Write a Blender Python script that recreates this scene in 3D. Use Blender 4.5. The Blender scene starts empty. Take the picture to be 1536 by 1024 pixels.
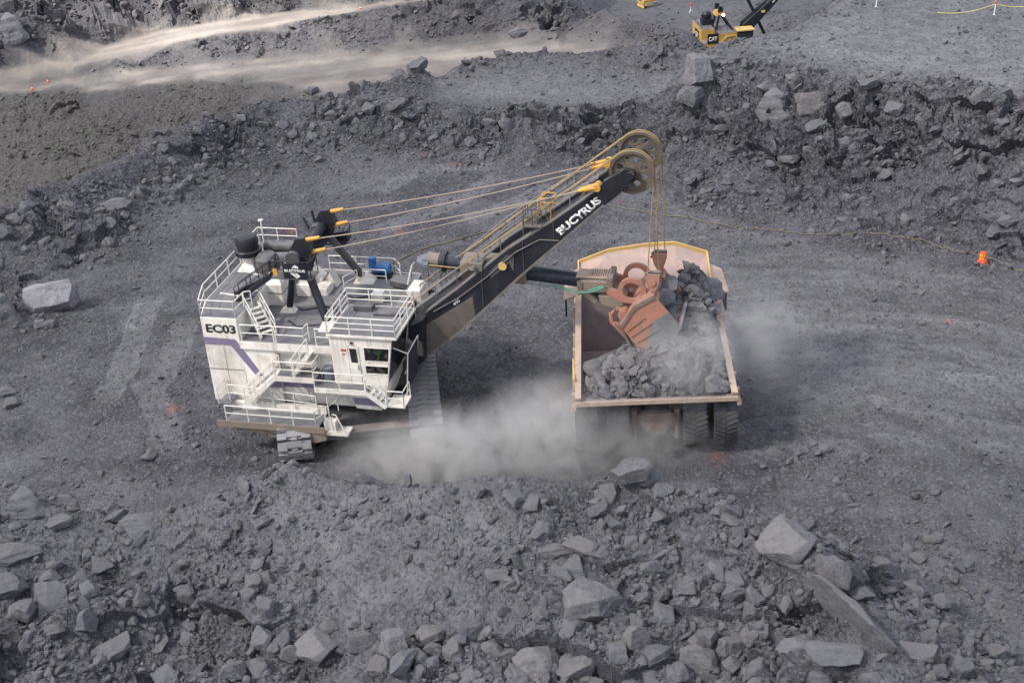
import bpy, bmesh, math, random
import numpy as np
from mathutils import Vector, Matrix, geometry
R = math.radians
random.seed(7)
rng = np.random.default_rng(11)
scene = bpy.context.scene
COL = scene.collection

# ------------------------------------------------------------------ camera
CAM_H, PITCH, ROLL, FPX = 42.10, R(28.5), R(4.0), 2000.0
cF = np.array([0, math.cos(PITCH), -math.sin(PITCH)])
cU0 = np.array([0, math.sin(PITCH), math.cos(PITCH)])
cX0 = np.array([1.0, 0, 0])
cX = math.cos(ROLL) * cX0 - math.sin(ROLL) * cU0
cU = math.sin(ROLL) * cX0 + math.cos(ROLL) * cU0
cam = bpy.data.cameras.new("camera")
cam.sensor_width = 36.0
cam.lens = 36.0 * FPX / 1536.0
cam.clip_end = 5000
cam_o = bpy.data.objects.new("camera", cam)
COL.objects.link(cam_o)
M = Matrix.Identity(4)
for i in range(3):
    M[i][0], M[i][1], M[i][2] = cX[i], cU[i], -cF[i]
M[2][3] = CAM_H
cam_o.matrix_world = M
scene.camera = cam_o
CPOS = np.array([0, 0, CAM_H])

def ray(u, v):
    return (u - 768) / FPX * cX + (512 - v) / FPX * cU + cF

def at_z(u, v, z):
    d = ray(u, v)
    return CPOS + d * ((z - CAM_H) / d[2])

# ------------------------------------------------------------------ tagging
def tag(o, label=None, cat=None, group=None, kind=None):
    if label: o["label"] = label
    if cat: o["category"] = cat
    if group: o["group"] = group
    if kind: o["kind"] = kind
    return o

def empty(name, loc, yaw=0.0, label=None, cat=None, group=None):
    o = bpy.data.objects.new(name, None)
    COL.objects.link(o)
    o.location = loc
    o.rotation_euler = (0, 0, yaw)
    o.empty_display_size = 0.2
    return tag(o, label, cat, group)

# ------------------------------------------------------------------ materials
MATS = {}
class NT:
    def __init__(s, name):
        m = bpy.data.materials.new(name); m.use_nodes = True
        s.m = m; s.t = m.node_tree; s.t.nodes.clear()
        s.out = s.n("ShaderNodeOutputMaterial")
    def n(s, typ, **kw):
        nd = s.t.nodes.new(typ)
        for k, v in kw.items():
            if k.startswith("i_"):
                nd.inputs[k[2:].replace("_", " ")].default_value = v
            else:
                setattr(nd, k, v)
        return nd
    def l(s, a, b): s.t.links.new(a, b)
    def noise(s, scale, detail=4, rough=.6, vec=None, dist=0.0):
        nd = s.n("ShaderNodeTexNoise"); nd.inputs["Scale"].default_value = scale
        nd.inputs["Detail"].default_value = detail; nd.inputs["Roughness"].default_value = rough
        nd.inputs["Distortion"].default_value = dist
        if vec is not None: s.l(vec, nd.inputs["Vector"])
        return nd.outputs["Fac"]
    def ramp(s, fac, p0, p1, v0=0.0, v1=1.0):
        nd = s.n("ShaderNodeMapRange"); nd.interpolation_type = 'SMOOTHSTEP'
        s.l(fac, nd.inputs[0])
        for i, x in zip((1, 2, 3, 4), (p0, p1, v0, v1)): nd.inputs[i].default_value = x
        return nd.outputs[0]
    def mix(s, fac, a, b, mode='MIX'):
        nd = s.n("ShaderNodeMix"); nd.data_type = 'RGBA'; nd.blend_type = mode
        for inp, x in ((nd.inputs[0], fac), (nd.inputs[6], a), (nd.inputs[7], b)):
            if isinstance(x, (int, float)): inp.default_value = x
            elif isinstance(x, tuple): inp.default_value = (*x, 1) if len(x) == 3 else x
            else: s.l(x, inp)
        return nd.outputs[2]
    def math(s, op, a, b=0.0):
        nd = s.n("ShaderNodeMath"); nd.operation = op
        for inp, x in ((nd.inputs[0], a), (nd.inputs[1], b)):
            if isinstance(x, (int, float)): inp.default_value = x
            else: s.l(x, inp)
        return nd.outputs[0]
    def attr(s, name):
        nd = s.n("ShaderNodeAttribute"); nd.attribute_name = name
        return nd.outputs["Fac"]
    def pos(s, which="Object"):
        return s.n("ShaderNodeTexCoord").outputs[which]
    def upz(s):
        g = s.n("ShaderNodeNewGeometry"); x = s.n("ShaderNodeSeparateXYZ")
        s.l(g.outputs["Normal"], x.inputs[0]); return x.outputs["Z"]
    def bump(s, h, strength, dist):
        nd = s.n("ShaderNodeBump"); nd.inputs["Strength"].default_value = strength
        nd.inputs["Distance"].default_value = dist; s.l(h, nd.inputs["Height"])
        return nd.outputs["Normal"]
    def finish(s, col, rough=.85, metal=0.0, normal=None, spec=.3):
        b = s.n("ShaderNodeBsdfPrincipled")
        for inp, x in ((b.inputs["Base Color"], col), (b.inputs["Roughness"], rough), (b.inputs["Metallic"], metal)):
            if isinstance(x, (int, float)): inp.default_value = x
            elif isinstance(x, tuple): inp.default_value = (*x, 1)
            else: s.l(x, inp)
        b.inputs["Specular IOR Level"].default_value = spec
        if normal is not None: s.l(normal, b.inputs["Normal"])
        s.l(b.outputs[0], s.out.inputs["Surface"])
        return s.m

DUST = (.19, .185, .19)
def painted(name, base, alt=None, wear=(.22, .12, .07), wear_amt=.5, dust_amt=.5, rough=.6, metal=0.0, scale=1.0, streak=True, grime=0.0):
    """Paint with streaks, chips and settled dust."""
    t = NT(name); p = t.pos()
    n1 = t.noise(1.3 * scale, 5, .65, p)
    c = t.mix(t.ramp(n1, .35, .7), base, alt or tuple(x * .8 for x in base))
    mp = t.n("ShaderNodeMapping"); mp.inputs["Scale"].default_value = (5 * scale, 5 * scale, .5 * scale)
    t.l(p, mp.inputs[0])
    if streak:
        s = t.noise(1.0, 5, .7, mp.outputs[0])
        c = t.mix(t.math('MULTIPLY', t.ramp(s, .56, .74), wear_amt), c, wear)
    if grime:
        c = t.mix(t.ramp(t.noise(.55, 6, .68, p, .4), .44, .70, 0, grime), c, (.36, .31, .25))
        mp2 = t.n('ShaderNodeMapping'); mp2.inputs['Scale'].default_value = (2.2, 2.2, .22); t.l(p, mp2.inputs[0])
        c = t.mix(t.ramp(t.noise(1.0, 6, .72, mp2.outputs[0]), .50, .72, 0, grime), c, (.30, .24, .19))
    chips = t.noise(7 * scale, 6, .7, p)
    c = t.mix(t.math('MULTIPLY', t.ramp(chips, .63, .7), wear_amt), c, wear)
    d = t.noise(.9 * scale, 6, .7, p)
    up = t.ramp(t.upz(), .2, .9)
    dm = t.math('MULTIPLY', t.math('MULTIPLY', t.ramp(d, .3, .65), t.math('ADD', t.math('MULTIPLY', up, .6), .25)), dust_amt)
    c = t.mix(dm, c, DUST)
    b = t.bump(t.noise(14 * scale, 4, .6, p), .25, .02)
    MATS[name] = t.finish(c, rough, metal, b)
    return MATS[name]

painted("white_paint", (.82, .775, .71), (.68, .625, .56), (.31, .20, .125), .7, .55, .55, scale=.7, grime=.5)
painted("rail_paint", (.76, .73, .68), (.60, .56, .50), (.33, .23, .16), .5, .2, .5, scale=2)
painted("purple_paint", (.185,.15,.245), (.215,.18,.265), (.4,.35,.34), .35, .3)
painted("deck_grey", (.105, .105, .118), (.155, .152, .155), (.26, .25, .25), .5, .6, .8, streak=False)
painted("black_paint", (.010, .011, .018), (.020, .020, .027), (.09, .08, .075), .35, .16, .42, scale=.8)
painted("boom_top", (.16, .14, .125), (.10, .09, .085), (.25, .2, .16), .5, .7, .8)
painted("dark_steel", (.045, .045, .05), (.08, .075, .075), (.16, .12, .09), .5, .7, .6)
painted("track_steel", (.22, .215, .225), (.29, .285, .295), (.10, .09, .085), .5, .7, .7, .1)
painted("yellow_paint", (.62, .33, .045), (.50, .25, .04), (.16, .10, .06), .5, .3, .5, scale=2)
painted("cat_yellow", (.56, .32, .06), (.46, .26, .06), (.25, .17, .1), .5, .5, .65, scale=.5)
painted("rope_tan", (.33, .275, .215), (.27, .22, .17), (.15, .12, .1), .3, .1, .75, scale=3)
painted("rope_yellow", (.36, .245, .10), (.25, .18, .10), (.13, .10, .07), .6, .1, .75, scale=3)
painted("rust_red", (.40, .155, .095), (.30, .15, .11), (.14, .08, .06), .7, .65, .8, scale=1.4, grime=.25)
painted("rust_brown", (.135, .098, .078), (.19, .15, .125), (.085, .06, .05), .5, .7, .85)
painted("sheave_mud", (.135, .105, .075), (.085, .07, .058), (.05, .042, .036), .6, .35, .85, scale=1.6)
painted("boom_dust", (.085, .072, .062), (.12, .10, .088), (.05, .042, .038), .5, .5, .85)
painted("tray_side", (.50, .36, .265), (.38, .28, .23), (.24, .15, .11), .65, .45, .7, scale=1.6)
painted("tray_inside", (.27, .205, .20), (.19, .155, .16), (.34, .23, .18), .6, .5, .65, grime=.4)
painted("headboard", (.50, .33, .26), (.40, .285, .26), (.30, .19, .14), .7, .5, .7, scale=.8, grime=.45)
painted("canopy_edge", (.62, .41, .13), (.50, .33, .12), (.3, .18, .1), .5, .2, .6)
painted("blue_paint", (.02, .16, .42), (.02, .10, .28), (.08, .08, .1), .4, .3, .5)
painted("drum_blue", (.15, .165, .22), (.11, .12, .17), (.2, .15, .12), .4, .4, .6)
painted("handle_blue", (.018, .020, .036), (.03, .031, .045), (.10, .10, .13), .3, .2, .33)
painted("bracket_tan", (.23, .17, .125), (.17, .15, .125), (.31, .17, .1), .5, .6, .8)
painted("worn_steel", (.22, .22, .235), (.165, .165, .18), (.28, .15, .1), .45, .45, .55, .3)
painted("rubber", (.030, .030, .034), (.055, .053, .054), (.12, .11, .105), .3, .65, .9, streak=False)
painted("hose_green", (.10, .30, .21), (.08, .22, .16), (.15, .15, .12), .3, .2, .6)
painted("orange_plastic", (.80, .075, .02), (.66, .06, .02), (.3, .2, .15), .25, .15, .5, scale=3)
painted("reflective_yellow", (.85, .55, .02), (.8, .5, .02), (.4, .3, .1), .2, .1, .4)
painted("white_plastic", (.8, .8, .78), (.7, .7, .68), (.4, .35, .3), .2, .15, .5)
painted("tape_yellow", (.6, .55, .16), (.5, .46, .15), (.3, .3, .1), .2, .1, .5)
painted("hi_vis", (.18, .75, .10), (.15, .65, .08), (.2, .4, .1), .2, .05, .7)
painted("cable_tan", (.17, .14, .09), (.12, .10, .07), (.1, .09, .08), .3, .3, .8, scale=2)
painted("sign_red", (.45, .06, .05), (.4, .07, .06), (.3, .2, .2), .2, .1)
painted("lettering_white", (.78, .77, .75), (.66, .65, .63), (.2, .2, .2), .45, .12, scale=3)
painted("lettering_black", (.02, .02, .022), (.04, .04, .04), (.3, .28, .26), .3, .1, scale=3)
painted("skin", (.42, .25, .17), (.38, .22, .15), (.3, .18, .12), .1, 0.0)
def glass():
    t = NT("dark_glass"); p = t.pos()
    c = t.mix(t.ramp(t.noise(2.5, 5, .6, p), .4, .7), (.018, .022, .024), (.045, .045, .044))
    t.finish(c, .12, 0, None, .6); MATS["dark_glass"] = t.m
glass()
def clear_glass():
    t = NT("window_glass"); p = t.pos()
    tr = t.n("ShaderNodeBsdfTransparent"); tr.inputs[0].default_value = (.55, .58, .58, 1)
    gl = t.n("ShaderNodeBsdfGlossy"); gl.inputs["Roughness"].default_value = .06
    df = t.n("ShaderNodeBsdfDiffuse"); df.inputs[0].default_value = (*DUST, 1)
    m1 = t.n("ShaderNodeMixShader"); m1.inputs[0].default_value = .10
    t.l(tr.outputs[0], m1.inputs[1]); t.l(gl.outputs[0], m1.inputs[2])
    m2 = t.n("ShaderNodeMixShader"); t.l(t.ramp(t.noise(3, 5, .6, p), .45, .8, .03, .4), m2.inputs[0])
    t.l(m1.outputs[0], m2.inputs[1]); t.l(df.outputs[0], m2.inputs[2])
    t.l(m2.outputs[0], t.out.inputs["Surface"]); MATS["window_glass"] = t.m
clear_glass()
def lamp_mat():
    t = NT("lamp_glow"); e = t.n("ShaderNodeEmission"); e.inputs[0].default_value = (1, .95, .85, 1); e.inputs[1].default_value = 6
    t.l(e.outputs[0], t.out.inputs["Surface"]); MATS["lamp_glow"] = t.m
lamp_mat()
def rock_mat(name="rock", pale=False):
    t = NT(name); p = t.pos(); tone = t.attr("tone"); br = t.attr("brown")
    oi = t.n("ShaderNodeObjectInfo").outputs["Random"]
    n1 = t.noise(2.2, 6, .65, p); n2 = t.noise(9, 6, .75, p); n3 = t.noise(4.2, 7, .7, p, .6)
    c = t.mix(t.ramp(n1, .3, .72), (.088, .087, .099), (.138, .137, .151))
    c = t.mix(t.ramp(n2, .46, .74, 0, .6), c, (.172, .170, .178))
    c = t.mix(t.ramp(n3, .56, .70, 0, .6), c, (.058, .057, .063))
    k = t.math('ADD', t.math('ADD', t.math('MULTIPLY', tone, .55), t.math('MULTIPLY', oi, .28)), .56)
    v = t.n("ShaderNodeVectorMath"); v.operation = 'SCALE'; t.l(c, v.inputs[0]); t.l(k, v.inputs["Scale"])
    du = t.math('MULTIPLY', t.ramp(t.upz(), .15, .95, 0, .75), t.ramp(n3, .30, .62, 0, 1))
    c = t.mix(du, v.outputs[0], (.144, .142, .151))
    c = t.mix(t.ramp(t.noise(.7, 3, .5, p), .62, .8, 0, .3), c, (.15, .128, .10))
    c = t.mix(br, c, (.098, .088, .079))
    h = t.math('ADD', t.noise(11, 8, .74, p), t.math('MULTIPLY', n3, .8))
    hue = t.mix(t.ramp(t.math('FRACT', t.math('ADD', t.math('MULTIPLY', tone, 7.3), oi)), .55, .95, 0, .5), c, t.mix(1.0, c, (1.06, 1.0, .93), 'MULTIPLY'))
    if pale: hue = t.mix(1.0, hue, (1.16, 1.14, 1.10) if pale is True else (1.75, 1.72, 1.68), 'MULTIPLY')
    MATS[name] = t.finish(hue, .95, 0, t.bump(h, .75, .10), .15)
rock_mat(); rock_mat("pale_rock", True); rock_mat("bright_rock", 2)
def ground_mat():
    t = NT("ground_rock"); p = t.pos("Object")
    br, pa, rd, og = t.attr("brown"), t.attr("pale"), t.attr("road"), t.attr("orange")
    dk = t.attr("dark")
    n1 = t.noise(.11, 6, .62, p); n2 = t.noise(.9, 6, .7, p); n3 = t.noise(5.5, 5, .7, p)
    c = t.mix(t.ramp(n1, .39, .61), (.051, .050, .059), (.099, .097, .112))
    c = t.mix(t.ramp(n2, .42, .72, 0, .55), c, (.122, .120, .131))
    c = t.mix(dk, c, (.041, .040, .046))
    c = t.mix(t.ramp(n3, .5, .72, 0, .6), c, (.068, .068, .076))
    c = t.mix(br, c, t.mix(t.ramp(n2, .3, .7), (.068, .063, .059), (.103, .096, .090)))
    c = t.mix(pa, c, t.mix(t.ramp(n2, .35, .65), (.132, .131, .144), (.205, .204, .220)))
    c = t.mix(rd, c, t.mix(t.ramp(n1, .35, .65), (.225, .200, .180), (.30, .27, .243)))
    c = t.mix(t.math('MULTIPLY', og, t.ramp(n3, .3, .6, .3, 1)), c, (.42, .10, .04))
    vo = t.n("ShaderNodeTexVoronoi"); vo.inputs["Scale"].default_value = 7.0; t.l(p, vo.inputs["Vector"])
    vo2 = t.n("ShaderNodeTexVoronoi"); vo2.inputs["Scale"].default_value = 17.0; t.l(p, vo2.inputs["Vector"])
    sp = t.n("ShaderNodeSeparateColor"); t.l(vo.outputs["Color"], sp.inputs[0])
    gr = t.math('MULTIPLY', t.math('SUBTRACT', 1.0, rd), t.ramp(sp.outputs[0], .66, .92, 0, .55))
    c = t.mix(gr, c, (.158, .156, .166))
    gr2 = t.math('MULTIPLY', t.math('SUBTRACT', 1.0, rd), t.ramp(sp.outputs[1], .7, .95, 0, .55))
    c = t.mix(gr2, c, (.042, .041, .047))
    h = t.math('ADD', t.math('ADD', t.math('MULTIPLY', vo.outputs["Distance"], -.8), t.math('MULTIPLY', vo2.outputs["Distance"], -.35)), t.noise(13, 8, .72, p))
    nb = t.n("ShaderNodeBump"); nb.inputs["Strength"].default_value = .75
    t.l(h, nb.inputs["Height"]); t.l(t.math('ADD', t.math('MULTIPLY', t.math('SUBTRACT', 1.0, rd), .10), .02), nb.inputs["Distance"])
    MATS["ground"] = t.finish(c, .95, 0, nb.outputs["Normal"], .15)
ground_mat()

# ------------------------------------------------------------------ mesh builder
class MB:
    def __init__(s): s.v, s.f = [], []
    def add(s, v, f):
        b = len(s.v); s.v.extend(tuple(map(float, x)) for x in v); s.f.extend(tuple(b + i for i in q) for q in f); return s
    def box(s, x0, x1, y0, y1, z0, z1):
        return s.add([(x0,y0,z0),(x1,y0,z0),(x1,y1,z0),(x0,y1,z0),(x0,y0,z1),(x1,y0,z1),(x1,y1,z1),(x0,y1,z1)],
                     [(0,3,2,1),(4,5,6,7),(0,1,5,4),(1,2,6,5),(2,3,7,6),(3,0,4,7)])
    def bar(s, p, q, w, h, up=(0,0,1)):
        p, q = Vector(p), Vector(q); d = (q - p).normalized(); u = Vector(up)
        if abs(d.dot(u)) > .98: u = Vector((0,1,0))
        a = d.cross(u).normalized() * (w / 2); b = a.cross(d).normalized() * (h / 2)
        c = [p-a-b, p+a-b, p+a+b, p-a+b, q-a-b, q+a-b, q+a+b, q-a+b]
        return s.add(c, [(0,3,2,1),(4,5,6,7),(0,1,5,4),(1,2,6,5),(2,3,7,6),(3,0,4,7)])
    def tube(s, p, q, r, n=8, r2=None):
        p, q = Vector(p), Vector(q); d = (q - p).normalized()
        u = Vector((0,0,1)) if abs(d.z) < .95 else Vector((1,0,0))
        a = d.cross(u).normalized(); b = a.cross(d).normalized(); r2 = r if r2 is None else r2
        v = [p + (a*math.cos(2*math.pi*i/n) + b*math.sin(2*math.pi*i/n))*r for i in range(n)] + \
            [q + (a*math.cos(2*math.pi*i/n) + b*math.sin(2*math.pi*i/n))*r2 for i in range(n)]
        f = [(i, i+n, (i+1)%n+n, (i+1)%n) for i in range(n)] + [tuple(range(n)), tuple(range(2*n-1, n-1, -1))]
        return s.add(v, f)
    def path(s, pts, r, n=6):
        pts = [Vector(p) for p in pts]; rings = []
        for i, p in enumerate(pts):
            d = (pts[min(i+1, len(pts)-1)] - pts[max(i-1, 0)]).normalized()
            u = Vector((0,0,1)) if abs(d.z) < .9 else Vector((1,0,0))
            a = d.cross(u).normalized(); b = a.cross(d).normalized()
            rings.append([p + (a*math.cos(2*math.pi*k/n) + b*math.sin(2*math.pi*k/n))*r for k in range(n)])
        v = [q for g in rings for q in g]
        f = [(i*n+k, (i+1)*n+k, (i+1)*n+(k+1)%n, i*n+(k+1)%n) for i in range(len(pts)-1) for k in range(n)]
        f += [tuple(range(n)), tuple(range(len(v)-1, len(v)-n-1, -1))]
        return s.add(v, f)
    def prism(s, poly, a, b, ax='y'):
        def P(p, w): return (p[0], w, p[1]) if ax == 'y' else ((w, p[0], p[1]) if ax == 'x' else (p[0], p[1], w))
        n = len(poly)
        v = [P(p, a) for p in poly] + [P(p, b) for p in poly]
        area = sum(poly[i][0]*poly[(i+1)%n][1] - poly[(i+1)%n][0]*poly[i][1] for i in range(n))
        flip = (area > 0) ^ (b < a) ^ (ax == 'y')
        c0, c1 = tuple(range(n)), tuple(range(2*n-1, n-1, -1))
        sd = [(i, (i+1)%n, (i+1)%n+n, i+n) for i in range(n)]
        f = [c0, c1] + sd
        if flip: f = [tuple(reversed(c0)), tuple(reversed(c1))] + sd
        else: f = [c0, c1] + [tuple(reversed(q)) for q in sd]
        return s.add(v, f)
    def lathe(s, prof, n=24, o=(0,0,0), ax='z', a0=0, cap=True):
        v, f = [], []
        for r, h in prof:
            for k in range(n):
                t = 2*math.pi*k/n + a0; c, q = r*math.cos(t), r*math.sin(t)
                p = (c, q, h) if ax == 'z' else ((c, h, q) if ax == 'y' else (h, c, q))
                v.append((p[0]+o[0], p[1]+o[1], p[2]+o[2]))
        m = len(prof)
        for i in range(m-1):
            for k in range(n): f.append((i*n+k, i*n+(k+1)%n, (i+1)*n+(k+1)%n, (i+1)*n+k))
        if cap: f.append(tuple(range(n-1, -1, -1))); f.append(tuple(range((m-1)*n, m*n)))
        return s.add(v, f)
    def frustum(s, b0, b1, z0, z1):
        (ax0,ax1,ay0,ay1), (bx0,bx1,by0,by1) = b0, b1
        return s.add([(ax0,ay0,z0),(ax1,ay0,z0),(ax1,ay1,z0),(ax0,ay1,z0),(bx0,by0,z1),(bx1,by0,z1),(bx1,by1,z1),(bx0,by1,z1)],
                     [(0,3,2,1),(4,5,6,7),(0,1,5,4),(1,2,6,5),(2,3,7,6),(3,0,4,7)])
    def rail(s, pts, h=1.05, r=.032, gap=1.6, bars=2, n=6, posts=True):
        """Handrail standing on the floor points pts."""
        pts = [Vector(p) for p in pts]
        for a, b in zip(pts[:-1], pts[1:]):
            for k in range(bars):
                z = Vector((0, 0, h * (1 - k / (bars + .12))))
                s.tube(a + z, b + z, r if k == 0 else r * .8, n)
            if posts:
                m = max(1, round((b - a).length / gap))
                for i in range(m + 1):
                    p = a.lerp(b, i / m); s.tube(p, p + Vector((0, 0, h)), r * .95, n)
        return s
    def stairs(s, top, bot, width, steps, side):
        """Open stairs: two stringers and treads; side is the horizontal unit vector across."""
        top, bot, sd = Vector(top), Vector(bot), Vector(side).normalized() * width / 2
        for k in (-1, 1): s.bar(top + sd*k, bot + sd*k, .07, .26)
        for i in range(1, steps + 1):
            p = top.lerp(bot, i / (steps + 1)); s.bar(p - sd, p + sd, .26, .04)
        return s
    def build(s, name, mat, parent=None, smooth=False, bevel=0.0, fix=True):
        me = bpy.data.meshes.new(name); me.from_pydata(s.v, [], s.f); me.update()
        if fix:
            bm = bmesh.new(); bm.from_mesh(me); bmesh.ops.recalc_face_normals(bm, faces=bm.faces[:]); bm.to_mesh(me); bm.free()
        me.materials.append(MATS[mat] if isinstance(mat, str) else mat)
        if smooth:
            me.polygons.foreach_set("use_smooth", [True] * len(me.polygons))
            try: me.set_sharp_from_angle(angle=R(35))
            except Exception: pass
        o = bpy.data.objects.new(name, me); COL.objects.link(o)
        if parent is not None: o.parent = parent
        if bevel:
            b = o.modifiers.new("edge", 'BEVEL'); b.width = bevel; b.segments = 1; b.limit_method = 'ANGLE'; b.angle_limit = R(40)
        return o

def text_mesh(body, height, name, mat, parent, origin, xdir, updir, bold=.0, width=None, center=False, thick=.012):
    cu = bpy.data.curves.new(name, 'FONT'); cu.body = body; cu.size = 1.0
    cu.offset = bold; cu.extrude = 0.0; cu.resolution_u = 3
    if center: cu.align_x = 'CENTER'
    tmp = bpy.data.objects.new(name, cu); COL.objects.link(tmp)
    dg = bpy.context.evaluated_depsgraph_get()
    me = bpy.data.meshes.new_from_object(tmp.evaluated_get(dg))
    bpy.data.objects.remove(tmp); bpy.data.curves.remove(cu)
    co = np.array([v.co[:] for v in me.vertices])
    x0, x1, y0, y1 = co[:,0].min(), co[:,0].max(), co[:,1].min(), co[:,1].max()
    sy = height / (y1 - y0); sx = sy if width is None else width / (x1 - x0)
    X, U = Vector(xdir).normalized(), Vector(updir).normalized(); N = X.cross(U)
    off = (x0 + x1) / 2 if center else x0
    for v in me.vertices:
        p = Vector(origin) + X * ((v.co.x - off) * sx) + U * ((v.co.y - y0) * sy)
        v.co = p
    bm = bmesh.new(); bm.from_mesh(me)
    r = bmesh.ops.extrude_face_region(bm, geom=bm.faces[:])
    bmesh.ops.translate(bm, vec=N * thick, verts=[g for g in r["geom"] if isinstance(g, bmesh.types.BMVert)])
    bmesh.ops.recalc_face_normals(bm, faces=bm.faces[:])
    bm.to_mesh(me); bm.free()
    me.materials.clear(); me.materials.append(MATS[mat])
    o = bpy.data.objects.new(name, me); COL.objects.link(o); o.parent = parent
    return o
# ------------------------------------------------------------------ terrain control lines (photo u, v, height above the pit floor)
CP = []                                                   # x, y, z, rubble, brown, pale, road
def put(p, z, rub, br=0., pa=0., rd=0.):
    CP.append((p[0], p[1], z, rub, br, pa, rd))
def L(pts, rub, br=0., pa=0., rd=0., step=None, back=(), closed=False):
    W = [np.append(at_z(u, v, z)[:2], z) for u, v, z in pts]
    for i in range(len(W)):
        nxt = W[i + 1] if i + 1 < len(W) else None
        if nxt is None:
            seg = [W[i]]
        else:
            d = np.linalg.norm(nxt[:2] - W[i][:2]); st = step or (2.2 if W[i][1] < 150 else 7.0)
            n = max(1, int(d / st)); seg = [W[i] + (nxt - W[i]) * k / n for k in range(n)]
        for w in seg:
            put(w[:2], w[2], rub, br, pa, rd)
            r = np.linalg.norm(w[:2]); dr = w[:2] / r
            for (dist, dz, rub2, br2) in back:                 # the far side of a crest, away from the viewer
                if dist < 0: dist = (w[2] - dz) / -dist        # negative: a bank of that steepness
                put(w[:2] + dr * dist, dz, rub2, br2)
def on(base, u):
    us = [p[0] for p in base]; return float(np.interp(u, us, [p[1] for p in base])), float(np.interp(u, us, [p[2] for p in base]))
def slope_to(pts, base, s):
    """Heights of the points (u, v) on a bank of steepness s that starts on the line base."""
    out = []
    for u, v in pts:
        v0, z0 = on(base, u); r0 = np.hypot(*at_z(u, v0, z0)[:2]); d = ray(u, v); rx = np.hypot(d[0], d[1])
        k = (z0 - s * r0 - CAM_H) / (d[2] - s * rx); out.append((u, v, CAM_H + k * d[2]))
    return out
# pit floor
L([(-300,700,0),(0,690,0),(300,640,0),(560,560,0),(760,600,0),(1000,640,0),(1250,650,0),(1536,690,0),(1850,730,0)], .16)
L([(-300,560,.1),(0,520,.1),(200,470,0),(450,400,0),(760,420,0),(1000,440,0),(1250,500,0),(1536,530,0),(1850,560,0)], .13)
L([(120,420,.3),(250,340,.2),(420,270,0),(600,260,0),(800,265,0),(960,290,0),(1100,350,0),(1250,385,0),(1400,410,0),(1536,440,0),(1850,480,0)], .2)
# foreground heap: crest, its back bank, then the slope coming down towards the viewer
CRE = [(-300,775,3.0),(0,752,3.3),(60,742,3.4),(130,762,2.7),(230,768,2.5),(300,748,3.0),(350,728,3.7),(395,708,4.5),(425,690,5.2),(455,702,4.8),(490,716,4.6),(560,726,5.1),(640,730,5.6),(700,722,6.0),
   (760,712,6.3),(850,716,6.2),(910,712,6.2),(955,700,6.5),(985,728,5.9),(1040,742,5.6),(1090,758,5.5),(1150,786,5.4),(1190,797,5.4)]
L(CRE, .62, step=1.3, back=((-.95, .35, .5, 0), (-.80, 0, .3, 0)))
CRR = [(1190,797,5.4),(1212,812,5.4),(1236,850,5.3),(1264,902,5.3),(1302,962,5.3),(1347,1030,5.3),(1400,1130,5.3)]
L(CRR, .6, step=1.3)
HU = (-300,-100,0,90,170,250,330,400,470,560,650,740,830,930,1030,1120,1190)
H1 = slope_to([(u, on(CRE, u)[0] + (34 if u < 300 else 60)) for u in HU], CRE, .42); L(H1, .5)
H2 = slope_to([(u, on(H1, u)[0] + (62 if u < 300 else 80)) for u in HU], H1, .34); L(H2, .55)
H2 = [(u, v, z - (.7*math.exp(-((u-490)/70)**2) + .5*math.exp(-((u-215)/60)**2) - .5*math.exp(-((u-930)/110)**2))) for u, v, z in H2]
H3 = slope_to([(u, 985) for u in HU], H2, .26); L(H3, .75)
H4 = slope_to([(u, 1130) for u in HU], H3, .15); L(H4, .8)
L([(1262,985,5.2),(1290,1060,5.2)], .7)
L([(1258,772,0),(1330,828,0),(1420,892,0),(1536,972,0),(1700,1100,0)], .5, step=2.)
L([(1600,800,0),(1700,900,0),(1900,1000,0)], .15)
# left berm and the ridge that closes the pit floor
L([(-300,560,.3),(-60,470,.5),(60,420,.5),(190,345,.4),(320,275,.3),(420,240,.2),(520,222,0),(640,222,0),(760,228,0),(880,222,0),(960,232,0),(1010,262,0)], .75)
L([(-200,440,1.8),(60,345,1.9),(150,300,1.8),(250,245,1.6),(340,205,1.5),(440,188,1.4),(560,182,1.5),(700,185,1.5),(860,186,1.5),(960,186,1.6)], 1.0)
L([(-300,420,3.8),(-100,350,3.6),(0,310,3.5),(60,292,3.4),(120,268,3.2),(200,232,3.0),(250,207,3.0),(300,187,3.0),(350,172,2.7),(400,160,2.5),(450,152,2.5),(520,147,2.5),(560,138,2.8),(580,122,3.2),(600,110,3.8),(615,102,4.0),(632,93,3.6)], .9,
  step=2., back=((1.2, 3.0, .8, .2), (8, -3.5, .5, .3), (46, -31, .4, .6)))
L([(580,147,2.7),(640,151,2.7),(700,155,2.7),(780,158,2.7),(860,160,2.7),(930,155,2.8),(1000,146,3.0),(1035,135,3.4)], .9, step=2., back=((2.4, 1.6, .4, 0),))
L([(655,132,1.6),(760,140,1.6),(880,142,1.6),(1000,130,1.7)], .08, 0, .8)
L([(1034,96,3.0),(1040,84,4.2),(1046,74,4.6)], .6)
L([(650,117,1.6),(700,106,1.6),(757,99,1.6),(873,94,1.6),(1023,93,1.6)], .10, 0, .8)
L([(632,93,3.6),(700,84,3.5),(757,76,3.4),(812,75,3.4),(915,71,3.4),(1031,63,3.6)], .8, .15, step=2.5, back=((1.0, 3.1, .7, .2), (8, -3.5, .5, .3), (48, -31, .4, .5)))
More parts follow.
